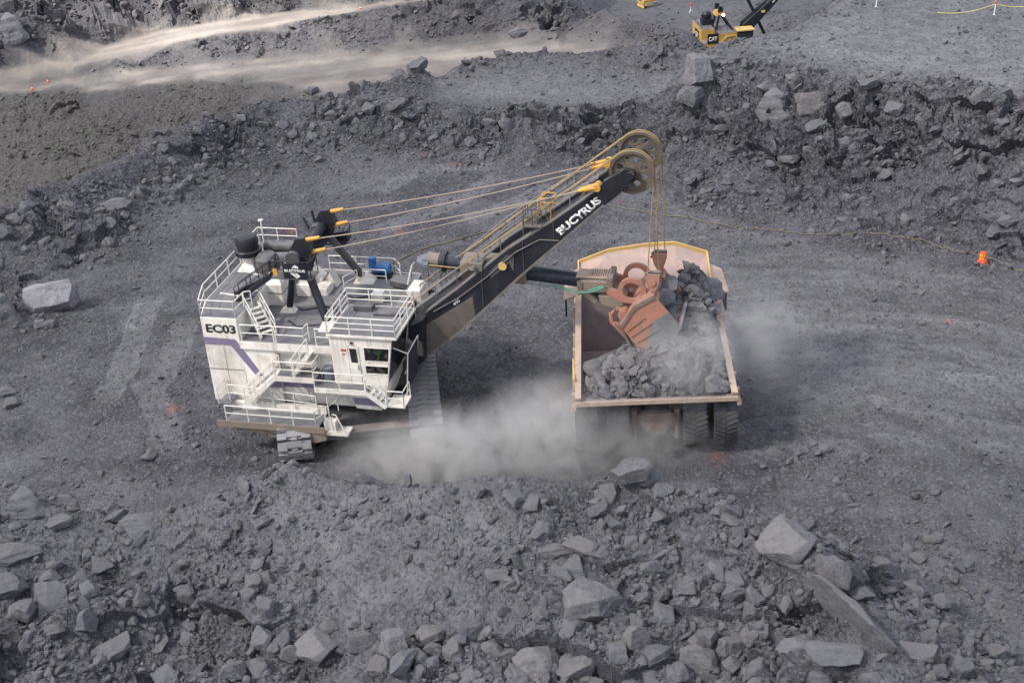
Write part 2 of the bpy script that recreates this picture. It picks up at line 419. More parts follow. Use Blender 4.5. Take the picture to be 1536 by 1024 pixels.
# right-hand bench: toe, scree, broken face, rim, flat top
TOE = [(1010,262,0),(1100,292,0),(1200,312,0),(1320,332,0),(1400,352,0),(1470,372,0),(1536,395,0),(1800,470,0)]
L(TOE, .75)
SCR = slope_to([(1018,232),(1100,250),(1200,262),(1320,276),(1430,290),(1536,308),(1800,370)], TOE, .66); L(SCR, .62)
FAC = slope_to([(1024,178),(1100,178),(1150,184),(1250,200),(1350,208),(1450,222),(1536,235),(1800,285)], SCR, 1.15); L(FAC, 1.12)
RIM = slope_to([(1032,112),(1060,104),(1100,98),(1150,92),(1200,98),(1245,108),(1297,118),(1335,125),(1391,131),(1447,140),(1485,150),(1536,153),(1800,190)], FAC, 1.25)
ZB = float(np.mean([q[2] for q in RIM])); print("RIM", [round(q[2], 1) for q in RIM], ZB)
RIM = [(u, v, .4*z + .6*ZB) for u, v, z in RIM]
L(RIM, 1.0, 0, .3)
L([(1190,72,ZB),(1260,88,ZB),(1350,103,ZB),(1450,117,ZB),(1600,140,ZB),(1800,160,ZB)], .2, 0, 1)
L([(1230,48,ZB),(1320,58,ZB),(1450,72,ZB),(1700,95,ZB)], .2, 0, .9)
L([(1265,14,ZB),(1380,22,ZB),(1536,32,ZB),(1800,50,ZB)], .2, 0, .7)
L([(1300,-40,ZB),(1420,-40,ZB),(1536,-35,ZB),(1800,-20,ZB)], .2, 0, .6)
L([(1032,112,ZB-1.0),(1046,78,ZB-.6),(1060,71,ZB-.4)], .5, 0, .3, step=2.5)
L([(1064,69,ZB-.4),(1074,66,ZB-.3),(1110,59,ZB-.2),(1160,47,ZB-.1),(1200,30,ZB),(1232,6,ZB),(1256,-22,ZB),(1290,-60,ZB)], .5, 0, .3, step=2.5, back=((1.2, ZB-1.6, .4, 0), (6, .2, .4, 0), (20, -10.5, .4, 0), (74, -46, .4, .2)))
# deep part of the mine beyond: lower haul road, ramp, walls and the far floor
LOWE = [(-250,150,-22),(0,140,-22),(60,138.5,-22),(150,137,-22),(220,129,-22),(300,124,-22),(400,124,-22),(430,134,-22),(500,150,-22.3),(560,160,-22.5)]
L(LOWE, .2, .6, 0, .1)
L([(-250,147,-21.9),(0,136,-21.9),(60,135,-21.9),(150,133,-21.9),(220,125,-21.9),(300,119.5,-21.9),(400,119,-22),(440,127,-22),(520,138,-22.3),(600,142,-22.5)], .05, .4, 0, .8)
for dv in (4, 40, 80, 120, 165):
    L(slope_to([(u, on(LOWE, u)[0] + dv) for u in (-250, -100, 0, 60, 120, 200, 280, 360, 440)], LOWE, .70), .6, .9)
L([(-250,126,-22),(0,121,-22),(100,121,-22),(200,113,-22),(300,104,-22),(430,100,-22.2),(560,92,-22.4),(680,86,-22.4)], .03, .3, 0, .85)
EMB = [(100,113.5,-22),(200,104,-22),(300,93,-22),(400,82,-22),(500,70,-22),(600,62,-22),(700,55,-22),(780,52,-22),(850,58,-22),(890,66,-22.5)]
L(EMB, .2, .4, 0, .35)
L([(640,78,-22.3),(740,72,-22.3),(840,74,-22.5),(900,78,-22.8),(960,86,-23)], .05, .4, 0, .7)
L(slope_to([(u, on(EMB, u)[0] - 3.5) for u in (150,200,251,320,393,456,525,585,640,700)], EMB, .62), .75, .35, 0, 0)
L(slope_to([(u, (on(EMB, u)[0] + w_) / 2) for u, w_ in ((173,87),(251,68),(320,52),(393,43),(456,30),(525,20),(585,9),(640,0),(700,-12))], EMB, .62), .8, .25, 0, 0)
RLO = slope_to([(114,99),(173,87),(251,68),(320,52),(393,43),(456,30),(525,20),(585,9),(640,0),(700,-12)], EMB, .62)
L([(u, v + 3.5, z - .25) for u, v, z in RLO if u > 170], .75, .3, 0, 0); L(RLO, .25, .5, 0, .55)
L([(u, v - 1.6, z + .02) for u, v, z in RLO], .06, .2, 0, 1)
def rz(u): return float(np.interp(u, [p[0] for p in RLO], [p[2] for p in RLO]))
RUP = [(u, v, rz(u) + .02) for u, v in [(-250,128),(0,108),(68,95),(160,72),(228,51),(292,42),(397,26),(456,17),(570,6),(607,1)]]
L(RUP, .06, .2, 0, 1)
L(slope_to([(-250,122),(0,102),(68,89),(160,66),(228,45),(292,36),(397,20),(456,11),(570,0)], RUP, .8), .7, .45, .1)
CL1 = slope_to([(-250,70),(0,50),(68,45),(160,26),(228,10),(292,0),(397,-14),(456,-22)], RUP, 1.5); L(CL1, 1.5, .25)
L(slope_to([(-250,10),(0,-5),(68,-12),(160,-30),(228,-45),(292,-55),(397,-66),(456,-75)], CL1, .7), 1.2, .25)
W1 = slope_to([(700,24),(780,20),(830,30)], EMB, 1.2); L(W1, 1.6, .25)
L(slope_to([(700,-8),(760,-14),(830,0)], W1, 1.1), 1.2, .2)
HB = [(840,60,-22.2),(900,76,-22.8),(960,86,-23),(1040,95,-24)]
HC = slope_to([(850,-2),(907,13),(937,26),(1002,41),(1036,56)], HB, .62)
L(HC, .5, .2, 0, 0, back=((6, -22, .4, 0), (40, -45, .3, .1)))
L(slope_to([(860,35),(930,52),(1000,68)], HB, .62), .6, .35)
L([(930,-6,-45),(985,6,-45),(1040,20,-45),(1050,50,-45),(1100,60,-45),(1150,35,-45),(1200,25,-45),(1240,0,-45)], .08, .15, .35)
L([(930,-60,-45),(1040,-55,-45),(1240,-50,-45)], .1, .2, .3)
L([(1175,18,-43.5),(1200,13,-41),(1235,16,-43)], .5, .1, .1)
for a in np.linspace(-56, 56, 19):
    t = R(a)
    put((690*math.sin(t), 690*math.cos(t)), -40, .2, .2)
    put((560*math.sin(t), 560*math.cos(t)), -32 if a < 8 else -44, .2, .2)
    put((19*math.sin(t), 19*math.cos(t)), 2.5, .6)
    if abs(a) > 33:
        put((45*math.sin(t), 45*math.cos(t)), 2.0 if a < 0 else .5, .5)
        put((95*math.sin(t), 95*math.cos(t)), 3.0 if a < 0 else 5.0, .5)
        put((150*math.sin(t), 150*math.cos(t)), -20 if a < 0 else 8.5, .5)
        put((240*math.sin(t), 240*math.cos(t)), -22 if a < 0 else 8.5, .5, .5)
_seen, _c = set(), []
for c in CP:
    k = (round(c[0] / .35), round(c[1] / .35))
    if k not in _seen: _seen.add(k); _c.append(c)
CP = np.array(_c)
_res = geometry.delaunay_2d_cdt([Vector((float(c[0]), float(c[1]))) for c in CP], [], [], 0, 1e-5)
_tri = _res[2]; _orig = [o[0] for o in _res[3]]

# ------------------------------------------------------------------ polar grid (finer near the viewer)
ANG = np.concatenate([np.linspace(-54, -29.5, 70, endpoint=False), np.linspace(-29.5, 29.5, 1180, endpoint=False), np.linspace(29.5, 54, 70)]) * math.pi / 180
RAD = np.concatenate([np.linspace(22, 37, 50, endpoint=False), np.geomspace(37, 165, 1130, endpoint=False), np.geomspace(165, 212, 70, endpoint=False), np.linspace(212, 246, 190, endpoint=False), np.geomspace(246, 430, 170, endpoint=False), np.geomspace(430, 660, 30)])
NA, NR = len(ANG), len(RAD)
GX = (RAD[:, None] * np.sin(ANG)[None]).astype(np.float32)
GY = (RAD[:, None] * np.cos(ANG)[None]).astype(np.float32)
GA = np.zeros((5, NR, NA), np.float32); GA[0] = -40
for t in _tri:
    P = CP[[_orig[i] for i in t]]
    th = np.arctan2(P[:, 0], P[:, 1]); rr = np.hypot(P[:, 0], P[:, 1])
    e = [np.linspace(P[i, :2], P[(i+1) % 3, :2], 9) for i in range(3)]
    rmin = min(np.hypot(q[:, 0], q[:, 1]).min() for q in e) * .995
    i0, i1 = np.searchsorted(RAD, rmin) - 1, np.searchsorted(RAD, rr.max()) + 1
    j0, j1 = np.searchsorted(ANG, th.min()) - 1, np.searchsorted(ANG, th.max()) + 1
    i0, j0 = max(i0, 0), max(j0, 0)
    X, Y = GX[i0:i1, j0:j1], GY[i0:i1, j0:j1]
    if X.size == 0: continue
    (x1, y1), (x2, y2), (x3, y3) = P[:, :2]
    den = (y2 - y3) * (x1 - x3) + (x3 - x2) * (y1 - y3)
    if abs(den) < 1e-9: continue
    a = ((y2 - y3) * (X - x3) + (x3 - x2) * (Y - y3)) / den
    b = ((y3 - y1) * (X - x3) + (x1 - x3) * (Y - y3)) / den
    c = 1 - a - b; m = (a > -1e-4) & (b > -1e-4) & (c > -1e-4)
    for k in range(5):
        val = a * P[0, 2+k] + b * P[1, 2+k] + c * P[2, 2+k]
        GA[k, i0:i1, j0:j1][m] = val[m]
def blur(A, n, ax):
    c = np.cumsum(np.concatenate([np.repeat(A.take([0], ax), n + 1, ax), A, np.repeat(A.take([-1], ax), n, ax)], ax), ax, dtype=np.float64)
    k = 2 * n + 1
    return ((c.take(range(k, c.shape[ax]), ax) - c.take(range(0, c.shape[ax] - k), ax)) / k).astype(np.float32)
_far = np.clip((RAD[:, None] - 150) / 30, 0, 1).astype(np.float32)
def soft(A, n, nf):
    return blur(blur(A, n, 0), n, 1) * (1 - _far) + blur(blur(A, nf, 0), nf, 1) * _far
Z = soft(soft(GA[0], 5, 2), 5, 2)
RUB, BRN, PAL, ROAD = [soft(GA[k], 6, 1) for k in (1, 2, 3, 4)]

def h2(ix, iy, seed):
    n = (ix.astype(np.int64) * 374761393 + iy.astype(np.int64) * 668265263 + seed * 974634777) & 0xffffffff
    n = ((n ^ (n >> 13)) * 1274126177) & 0xffffffff
    n = (n ^ (n >> 16)) & 0xffffffff
    return n
def vnoise(x, y, seed):
    ix, iy = np.floor(x), np.floor(y); fx, fy = x - ix, y - iy
    u, v = fx*fx*fx*(fx*(fx*6-15)+10), fy*fy*fy*(fy*(fy*6-15)+10)
    def g(a, b):
        h = h2(ix + a, iy + b, seed); t = (h & 65535) / 65535.0 * 2 * math.pi
        return np.cos(t) * (fx - a) + np.sin(t) * (fy - b)
    return ((g(0,0)*(1-u)+g(1,0)*u)*(1-v) + (g(0,1)*(1-u)+g(1,1)*u)*v).astype(np.float32) * 1.5
def fbm(x, y, seed, n=4, gain=.5):
    s, a = 0, 1.0
    for i in range(n):
        s = s + a * vnoise(x * 2**i, y * 2**i, seed + i); a *= gain
    return s
def facet(x, y, size, seed, tilt=.5):
    """Broken-rock relief: every cell is a tilted block at its own height."""
    x, y = x / size, y / size
    ix, iy = np.floor(x), np.floor(y)
    best = np.full(x.shape, 9., np.float32); out = np.zeros(x.shape, np.float32)
    for a in (-1, 0, 1):
        for b in (-1, 0, 1):
            h = h2(ix + a, iy + b, seed)
            px = ix + a + (h & 1023) / 1023.0; py = iy + b + ((h >> 10) & 1023) / 1023.0
            d = ((x - px)**2 + (y - py)**2).astype(np.float32)
            k = h2(ix + a, iy + b, seed + 77)
            val = (k & 255) / 255.0 - .5 + tilt * (((k >> 8) & 255) / 127.5 - 1) * (x - px) + tilt * (((k >> 16) & 255) / 127.5 - 1) * (y - py)
            m = d < best; best[m] = d[m]; out[m] = val[m]
    return out * size
XX, YY = GX + fbm(GX / 2.1, GY / 2.1, 90, 2) * .5, GY + fbm(GX / 2.1, GY / 2.1, 95, 2) * .5
def _g(u, v, z, ru_, rv_):
    p = at_z(u, v, z); return np.exp(-(((GX - p[0]) / ru_)**2 + ((GY - p[1]) / rv_)**2))
RUB = RUB + .65*_g(90, 900, 3, 6.5, 5.0) + .5*_g(300, 1000, 3, 9, 3.0) + .5*_g(1050, 960, 5, 8, 4.5) + .4*_g(640, 1000, 4, 5, 2.5) - .22*_g(580, 850, 4.5, 6, 4) + .35*_g(900, 800, 5.5, 5, 3)
XX = XX + .55 * Z; YY = YY + .8 * Z
rub = np.clip(RUB * (1 + .55 * fbm(GX / 6.0, GY / 6.0, 5, 3)), .0, 2.2)
big = np.clip(rub - .55, 0, 2)
Z = Z + fbm(GX / 14, GY / 14, 21, 3) * np.clip(.10 + .45 * rub, .1, .42) * np.clip(GY / 90, .5, 1.2)
Z0 = Z.copy()
far = np.clip((RAD[:, None] - 150) / 100, 0, 1)
near = np.clip((64 - GY) / 4, 0, 1)
D = fbm(GX / 2.6, GY / 2.6, 31, 4) * (.045 + .17 * rub)
D = D + facet(XX, YY, 3.4, 41, .55) * big * .62
D = D + facet(XX, YY, 1.5, 43, .7) * np.clip(rub - .25, 0, 2) * (.40 - .22 * near) * (1 - .55 * far)
D = D + facet(XX, YY, .62, 47, .8) * np.clip(rub - .05, 0, 1.4) * (.34 - .16 * near) * (1 - .75 * far)
D = D + facet(XX, YY, .27, 53, .8) * (.22 * np.clip(rub, .0, 1) + .05) * (1 - far) * (1 - .85 * np.clip(ROAD, 0, 1))
D = D + fbm(GX / .8, GY / .8, 61, 3) * (.025 + .05 * rub) * (1 - .8 * np.clip(ROAD, 0, 1))
Zs = Z0
for _ in range(2): Zs = blur(blur(Zs, 8, 0), 8, 1)
dzr = np.gradient(Zs, axis=0) / np.gradient(RAD)[:, None]; dza = np.gradient(Zs, axis=1) / (RAD[:, None] * np.gradient(ANG)[None])
sn, cs = np.sin(ANG)[None], np.cos(ANG)[None]
gxx, gyy = dzr * sn + dza * cs, dzr * cs - dza * sn
nl = 1 / np.sqrt(1 + gxx**2 + gyy**2)
steep = np.clip((1 - nl) / .25, 0, 1)
D = D * (1 + .35 * steep)
DX, DY = (-gxx * nl * D).astype(np.float32), (-gyy * nl * D).astype(np.float32)
Z = Z0 + D * nl
# pushed-up dirt mounds on the bench top
bm_ = np.clip(PAL - .3, 0, 1) * (GX > 22)
Z = Z + bm_ * np.clip(vnoise(GX / 9, GY / 4.5, 71) - .12, 0, 1) * 1.5
# wheel tracks curving across the floor on the right, crawler prints behind and left of the shovel
FLOOR = ((Z < 1.0) & (Z > -1.5) & (RUB < .3)).astype(np.float32); FLOOR = blur(blur(FLOOR, 6, 0), 6, 1)
cx, cy = 17.0, 44.0
ar = np.hypot(GX - cx, (GY - cy) * 1.0); at = np.arctan2(GX - cx, GY - cy)
band = vnoise(ar / 1.5, at * 1.2 + 40, 81) + .6 * vnoise(ar / .55, at * 2.5, 82)
wt = FLOOR * np.clip((GX - 8) / 6, 0, 1) * np.clip((GY - 55) / 8, 0, 1)
Z = Z + wt * band * .15
RUT = wt * np.clip(.5 + band, 0, 1)
dirt = fbm(GX / 9 + .4 * GY / 9, GY / 2.6, 83, 3)
Z = Z + FLOOR * (1 - np.clip((GX - 8) / 6, 0, 1)) * dirt * .09
def prints(ax, ay, bx, by, w, amp=.10):
    global Z
    d = np.array([bx - ax, by - ay]); ln = np.hypot(*d); d /= ln
    s = (GX - ax) * d[0] + (GY - ay) * d[1]; q = (GX - ax) * -d[1] + (GY - ay) * d[0]
    q = q + .25 * np.sin(s * .35)
    m = np.clip((w / 2 - np.abs(q)) / .15, 0, 1) * np.clip(s / 1.5, 0, 1) * np.clip((ln - s) / 1.5, 0, 1)
    Z = Z + m * (np.clip(np.sin(s * 2 * math.pi / .48 + .6 * vnoise(s / 2, q, 3)), -.3, .8) * amp - .05) * (0.55 + .6 * vnoise(GX / 2.0, GY / 2.0, 99))
    return m
PR = np.zeros_like(Z)
for q in ((225,590, 285,470, 2.1), (150,610, 235,440, 2.1), (255,690, 215,560, 2.0), (610,330, 760,262, 2.2), (560,350, 700,285, 2.2), (690,335, 830,275, 2.2), (640,255, 760,248, 2.0), (560,290, 640,250, 2.0)):
    A, B = at_z(q[0], q[1], 0), at_z(q[2], q[3], 0)
    PR = np.maximum(PR, prints(A[0], A[1], B[0], B[1], q[4]))
# tyre lanes along the haul roads
lane = vnoise(GX / 60 + GY / 9, GY / 3.2 - GX / 14, 88)
ROADC = np.clip(ROAD * np.clip(1 + .45 * fbm(GX / 6, GY / 9, 120, 4) * np.clip(4 * ROAD * (1 - ROAD), 0, 1), 0, 1.5), 0, 1)
Z = Z + ROADC * lane * .10

def arcs(pts, w, z=0):
    """Wheel lane through the photo points pts on the floor: distance field around the polyline."""
    P_ = [at_z(u, v, z)[:2] for u, v in pts]; best = np.full(Z.shape, 9.0, np.float32)
    for a_, b_ in zip(P_[:-1], P_[1:]):
        d_ = b_ - a_; t_ = np.clip(((GX - a_[0]) * d_[0] + (GY - a_[1]) * d_[1]) / (d_ @ d_), 0, 1)
        best = np.minimum(best, np.hypot(GX - a_[0] - t_ * d_[0], GY - a_[1] - t_ * d_[1]))
    return np.clip(1 - np.abs(best) / w, 0, 1)
LANE = np.zeros_like(Z)
for pts_ in ([(1110,458),(1165,448),(1225,442),(1284,441),(1360,450),(1432,463),(1536,493),(1640,530)], [(1120,492),(1180,482),(1250,477),(1321,478),(1400,492),(1469,511),(1536,537),(1640,590)],
             [(1130,524),(1191,511),(1250,506),(1306,508),(1370,520),(1432,537),(1490,560),(1560,600)], [(1110,400),(1200,398),(1300,405),(1400,424),(1536,455)], [(1140,600),(1210,596),(1290,608),(1380,640),(1480,690),(1560,740)],
             [(1130,640),(1200,640),(1290,660),(1390,705),(1500,770)], [(1090,700),(1170,690),(1260,712),(1360,765),(1450,830)], [(1100,372),(1250,375),(1400,395),(1536,420)],
             [(0,600),(80,560),(170,520),(240,470),(300,420)], [(40,650),(130,610),(220,560)], [(330,350),(480,300),(640,285),(800,300)], [(700,470),(760,500),(800,560),(820,620)], [(660,480),(700,530),(730,600)]):
    LANE = np.maximum(LANE, arcs(pts_, .85))
wob = np.clip(.35 + .9 * fbm(GX / 4, GY / 4, 401, 3), 0, 1)
Z = Z - FLOOR * LANE * wob * .11 + FLOOR * np.clip(1 - np.abs(LANE - .12) / .12, 0, 1) * wob * .07
DARK = np.clip(FLOOR * (.95 * LANE * wob + 1.5 * np.clip(fbm(GX / 17, GY / 8, 410, 4) + .02, 0, .55)), 0, .85) * np.clip(.7 + .6 * vnoise(GX / .9, GY / .9, 415), .2, 1)
def spot(u, v, z, rad):
    p = at_z(u, v, z); return np.exp(-(((GX - p[0]) / rad)**2 + ((GY - p[1]) / (rad * 1.3))**2))
ORG = np.zeros_like(Z)
for u, v, r_ in ((258,613,.42), (1074,684,.5), (684,250,.5), (640,233,.35), (930,302,.3), (1425,482,.28), (600,348,.35), (440,345,.4)):
    ORG = np.maximum(ORG, spot(u, v, 0, r_))
ORG = np.clip(ORG * .8 + .5 * vnoise(GX / .35, GY / .35, 15) * (ORG > .05), 0, 1) * .5
HEAP = blur(blur(((GY < 63) & (RUB > .35)).astype(np.float32), 8, 0), 8, 1)
PALE = np.clip(PAL + .55 * PR + .35 * RUT * (1 - LANE) + .25 * FLOOR * np.clip((GX - 6) / 8, 0, 1) * np.clip((GY - 60) / 10, 0, 1) + .30 * HEAP * np.clip(.6 + fbm(GX / 3, GY / 3, 19, 3), 0, 1) + .5 * np.clip(fbm(GX / 11, GY / 5, 17, 3) - .12, 0, 1) * FLOOR, 0, 1)
# settled fine dust on the middle of the foreground heap
hp = at_z(560, 830, 3); PALE = np.clip(PALE + .42 * np.exp(-(((GX - hp[0]) / 7.5)**2 + ((GY - hp[1]) / 5.5)**2)), 0, 1)
ROADM = np.clip(ROADC * (.85 + .35 * lane), 0, 1)

def z_at(x, y):
    x, y = np.asarray(x, float), np.asarray(y, float)
    r_, a_ = np.hypot(x, y), np.arctan2(x, y)
    fi = np.clip(np.interp(r_, RAD, np.arange(NR)), 0, NR - 1.001); fj = np.clip(np.interp(a_, ANG, np.arange(NA)), 0, NA - 1.001)
    i, j = fi.astype(int), fj.astype(int); a, b = fi - i, fj - j
    return Z[i, j]*(1-a)*(1-b) + Z[i+1, j]*a*(1-b) + Z[i, j+1]*(1-a)*b + Z[i+1, j+1]*a*b
def grid_at(A, x, y):
    i = np.clip(np.interp(np.hypot(x, y), RAD, np.arange(NR)).round().astype(int), 0, NR-1)
    j = np.clip(np.interp(np.arctan2(x, y), ANG, np.arange(NA)).round().astype(int), 0, NA-1)
    return A[i, j]
def hit(u, v):
    """Where the sight line through photo point (u, v) meets the terrain."""
    d = ray(u, v); t = np.linspace(40, 460, 9000)
    P = CPOS[None] + d[None] * t[:, None]
    below = np.nonzero(P[:, 2] < z_at(P[:, 0], P[:, 1]))[0]
    k = below[0] if len(below) else len(t) - 1
    return P[k], t[k]

def grid_mesh(name, faces_mask):
    idx = (np.arange(NR - 1)[:, None] * NA + np.arange(NA - 1)[None])[faces_mask]
    quads = np.stack([idx, idx + NA, idx + NA + 1, idx + 1], 1)[:, ::-1]
    used, inv = np.unique(quads, return_inverse=True); quads = inv.reshape(quads.shape)
    co = np.stack([(GX + DX).ravel()[used], (GY + DY).ravel()[used], Z.ravel()[used]], 1).astype(np.float32)
    me = bpy.data.meshes.new(name)
    me.vertices.add(len(co)); me.vertices.foreach_set("co", co.ravel())
    me.loops.add(quads.size); me.loops.foreach_set("vertex_index", quads.ravel().astype(np.int32))
    me.polygons.add(len(quads)); me.polygons.foreach_set("loop_start", np.arange(0, quads.size, 4, dtype=np.int32))
    me.polygons.foreach_set("use_smooth", np.zeros(len(quads), bool))
    me.update(calc_edges=True)
    for nm, A in (("brown", BRN), ("pale", PALE), ("road", ROADM), ("orange", ORG), ("dark", DARK)):
        at_ = me.attributes.new(nm, 'FLOAT', 'POINT'); at_.data.foreach_set("value", np.clip(A.ravel()[used], 0, 1).astype(np.float32))
    me.materials.append(MATS["ground"])
    o = bpy.data.objects.new(name, me); COL.objects.link(o)
    return o
rm = ROADC[:-1, :-1] > .45
_fx, _fy = GX[:-1, :-1], GY[:-1, :-1]
bench = (PAL[:-1, :-1] > .62) & (_fx > 15) & (_fy > 90)
tag(grid_mesh("haul_road", rm), "pale tan dirt haul roads on the benches of the far mine wall", None, None, "structure")
tag(grid_mesh("bench_surface", bench & ~rm), "pale flat top of the rock bench above the pit", None, None, "structure")
tag(grid_mesh("ground", ~rm & ~bench), "dark grey broken rock ground of the pit floor and heaps", None, None, "structure")
# ------------------------------------------------------------------ rocks
def ico(sub):
    bm = bmesh.new(); bmesh.ops.create_icosphere(bm, subdivisions=sub, radius=1.0)
    v = np.array([x.co[:] for x in bm.verts]); f = np.array([[q.index for q in x.verts] for x in bm.faces]); bm.free(); return v, f
def rock_shape(dirs, seed, nplanes=11, rough=.02, flat=1.0):
    g = np.random.default_rng(seed)
    n = g.normal(size=(nplanes, 3)); n /= np.linalg.norm(n, axis=1)[:, None]
    n = np.concatenate([n, np.eye(3), -np.eye(3)]); n[-6:] += g.normal(size=(6, 3)) * .42; n /= np.linalg.norm(n, axis=1)[:, None]
    d = np.concatenate([g.uniform(.72, 1.05, nplanes), g.uniform(.62, .95, 6)])
    dot = dirs @ n.T
    r = np.where(dot > 1e-3, d[None] / np.maximum(dot, 1e-3), 9).min(1)
    p = dirs * np.minimum(r, 1.45)[:, None]
    if rough:
        q = p * 2.3 + seed
        def n3d(k, o): return vnoise(q[:, 0]*k + o, q[:, 1]*k, 7) + vnoise(q[:, 1]*k + o, q[:, 2]*k + 3, 8) + vnoise(q[:, 2]*k + o, q[:, 0]*k + 5, 9)
        w = n3d(.7, 1) * .9 + n3d(1.9, 4) * .45 + n3d(5.3, 7) * .2
        p = p + dirs * (w * rough)[:, None]
    return p
_v5, _f5 = ico(5); _v4, _f4 = ico(4); _v2, _f2 = ico(2); _v1, _f1 = ico(1)
def rock_mesh(seed, v, f, rough=.022, npl=11):
    p = rock_shape(v, seed, npl, rough)
    me = bpy.data.meshes.new("boulder"); me.from_pydata(p.tolist(), [], f.tolist()); me.update()
    a = me.attributes.new("tone", 'FLOAT', 'POINT'); a.data.foreach_set("value", np.full(len(p), .55 + .3 * (seed % 5) / 4, np.float32))
    me.materials.append(MATS["rock"]); return me
HI = [rock_mesh(100 + i, _v5, _f5, .05, 8 + i % 7) for i in range(12)]
LO = [rock_mesh(200 + i, _v4, _f4, .05, 8 + i % 7) for i in range(14)]
def boulder_at(p, size, yaw, label, mesh=0, sink=.25, group=None, tilt=(0, 0), name="boulder", cat="boulder", pale=False):
    o = bpy.data.objects.new(name, HI[mesh % len(HI)] if isinstance(mesh, int) else mesh); COL.objects.link(o)
    o.scale = [x / 2 for x in size]; o.rotation_euler = (R(tilt[0]), R(tilt[1]), R(yaw))
    o.location = (p[0], p[1], p[2] + size[2] * (.37 - sink)); tag(o, label, cat, group)
    if pale: o.material_slots[0].link = 'OBJECT'; o.material_slots[0].material = MATS['bright_rock' if pale == 2 else 'pale_rock']
    return o
BIG = []
def boulder(u, v, w, d, h, yaw, mesh, label, sink=.22, tilt=(0, 0), **k):
    """Boulder whose middle stands at photo point (u, v); w, d, h in metres."""
    p, t = hit(u, v); BIG.append((p[0], p[1], max(w, d) * .5))
    return boulder_at(p, (w, d, h), yaw, label, mesh, sink, None, tilt, **k)
boulder(88, 458, 3.3, 2.5, 3.0, -8, 3, "huge pale blocky boulder standing alone on the pit floor left of the shovel", .12, pale=2)
boulder(4, 480, 2.6, 2.2, 2.6, 30, 1, "big pale boulder cut by the left picture edge beside the huge blocky boulder", .15, pale=True)
boulder(160, 338, 1.25, 1.1, 1.1, 20, 2, "pale cube-like boulder lowest in the left berm's cluster of large rocks", pale=True)
boulder(186, 325, 1.1, .9, .9, 70, 3, "grey boulder just right of the pale cube-like boulder on the left berm")
boulder(178, 307, 2.3, 1.2, .9, 10, 4, "long dark slab boulder lying above the cube-like boulder on the left berm")
boulder(150, 318, 1.0, .9, .7, 15, 5, "dark grey boulder left of the long slab boulder on the left berm")
boulder(200, 345, .8, .7, .6, 15, 6, "small rounded boulder at the foot of the left berm below the boulder cluster")
boulder(106, 340, .9, .7, .6, 50, 7, "flat grey boulder at the left end of the left berm's boulder cluster")
boulder(8, 350, 1.5, 1.3, 1.2, 0, 8, "greenish pale rock on the left berm cut by the picture edge")
boulder(60, 488, 1.0, .8, .7, 20, 9, "flat brown-grey boulder on the floor just below the huge blocky boulder")
boulder(78, 487, .9, .8, .7, 70, 10, "small pale boulder right of the flat boulder below the huge blocky one")
boulder(8, 592, 1.1, 1.1, .8, 0, 11, "grey boulder on the floor at the left picture edge, middle height")
boulder(18, 607, 1.2, .9, .7, 40, 0, "wide flat boulder just below another one at the left picture edge")
boulder(60, 538, .7, .6, .5, 0, 1, "small pale boulder lying alone on the left pit floor")
boulder(228, 665, .9, .7, .6, 15, 2, "upper of two grey boulders on the floor below the shovel's rear")
boulder(226, 682, 1.0, .8, .6, 60, 3, "lower of two grey boulders on the floor below the shovel's rear")
boulder(598, 112, 2.2, 1.9, 1.8, 20, 4, "large dark boulder on the left side of the pile crowning the back ridge")
boulder(624, 106, 2.1, 1.8, 1.9, 65, 5, "large dark boulder on the right side of the pile crowning the back ridge")
boulder(554, 166, 1.5, 1.3, 1.2, 10, 6, "dark upright boulder near the top of the back ridge face")
boulder(598, 160, 1.7, 1.3, 1.1, 30, 7, "pale-topped boulder near the top of the back ridge below the boulder pile")
boulder(426, 190, 1.3, 1.0, .9, 10, 8, "bluish grey boulder standing out on the left part of the back ridge")
boulder(362, 180, 1.2, 1.0, .8, 10, 9, "grey boulder on the crest where the left berm meets the back ridge")
boulder(470, 139, 2.2, 1.8, 1.7, 40, 10, "lone dark boulder lying on the haul road behind the back ridge")
boulder(778, 54, 3.0, 2.4, 2.3, 15, 11, "lone pale boulder at the foot of the far rock wall", pale=True)
boulder(243, 225, 1.1, .9, .9, 0, 2, "angular boulder on the crest of the left berm in front of the brown slope")
boulder(258, 243, .9, .8, .7, 30, 4, "grey boulder just behind the crest boulder of the left berm")
# foreground heap
boulder(475, 975, 2.2, 1.5, 1.25, -5, 6, "wide pale boulder with a flat front on the near heap, bottom left of centre", .2, pale=True)
boulder(176, 980, 1.75, 1.3, 1.3, 25, 7, "pale angular boulder on the near heap above the bottom left rubble", .2, pale=True)
boulder(133, 940, 1.2, 1.0, 1.4, 60, 8, "upright angular boulder leaning at the left of the near heap", .15)
boulder(78, 905, 2.3, 2.7, 1.1, 15, 9, "great dark slab sloping down at the left of the near heap", .3, (28, 8))
boulder(40, 920, 1.3, 1.2, 1.3, 70, 10, "dark pointed boulder beside the great sloping slab", .2)
boulder(18, 835, 2.2, 1.6, 1.0, 10, 11, "dark flat slab at the left picture edge of the near heap", .3, (12, 0))
boulder(12, 880, 1.7, 1.8, 1.2, 40, 0, "grey slab at the left picture edge under the dark flat one", .35)
boulder(36, 757, 2.4, 1.5, 1.2, 5, 1, "broad smooth boulder on the near heap's crest at far left", .3)
boulder(97, 752, 1.0, .8, .7, 5, 2, "small boulder right of the broad smooth crest boulder")
boulder(166, 769, 1.2, .9, .9, 50, 3, "grey boulder with a dark shaded face on the left crest of the heap")
boulder(212, 782, 2.4, 1.1, .8, 0, 4, "long dust-covered slab on the left crest of the near heap", .35)
boulder(88, 785, 1.5, 1.1, .9, 30, 5, "dusty boulder a little below the left crest of the near heap", .3)
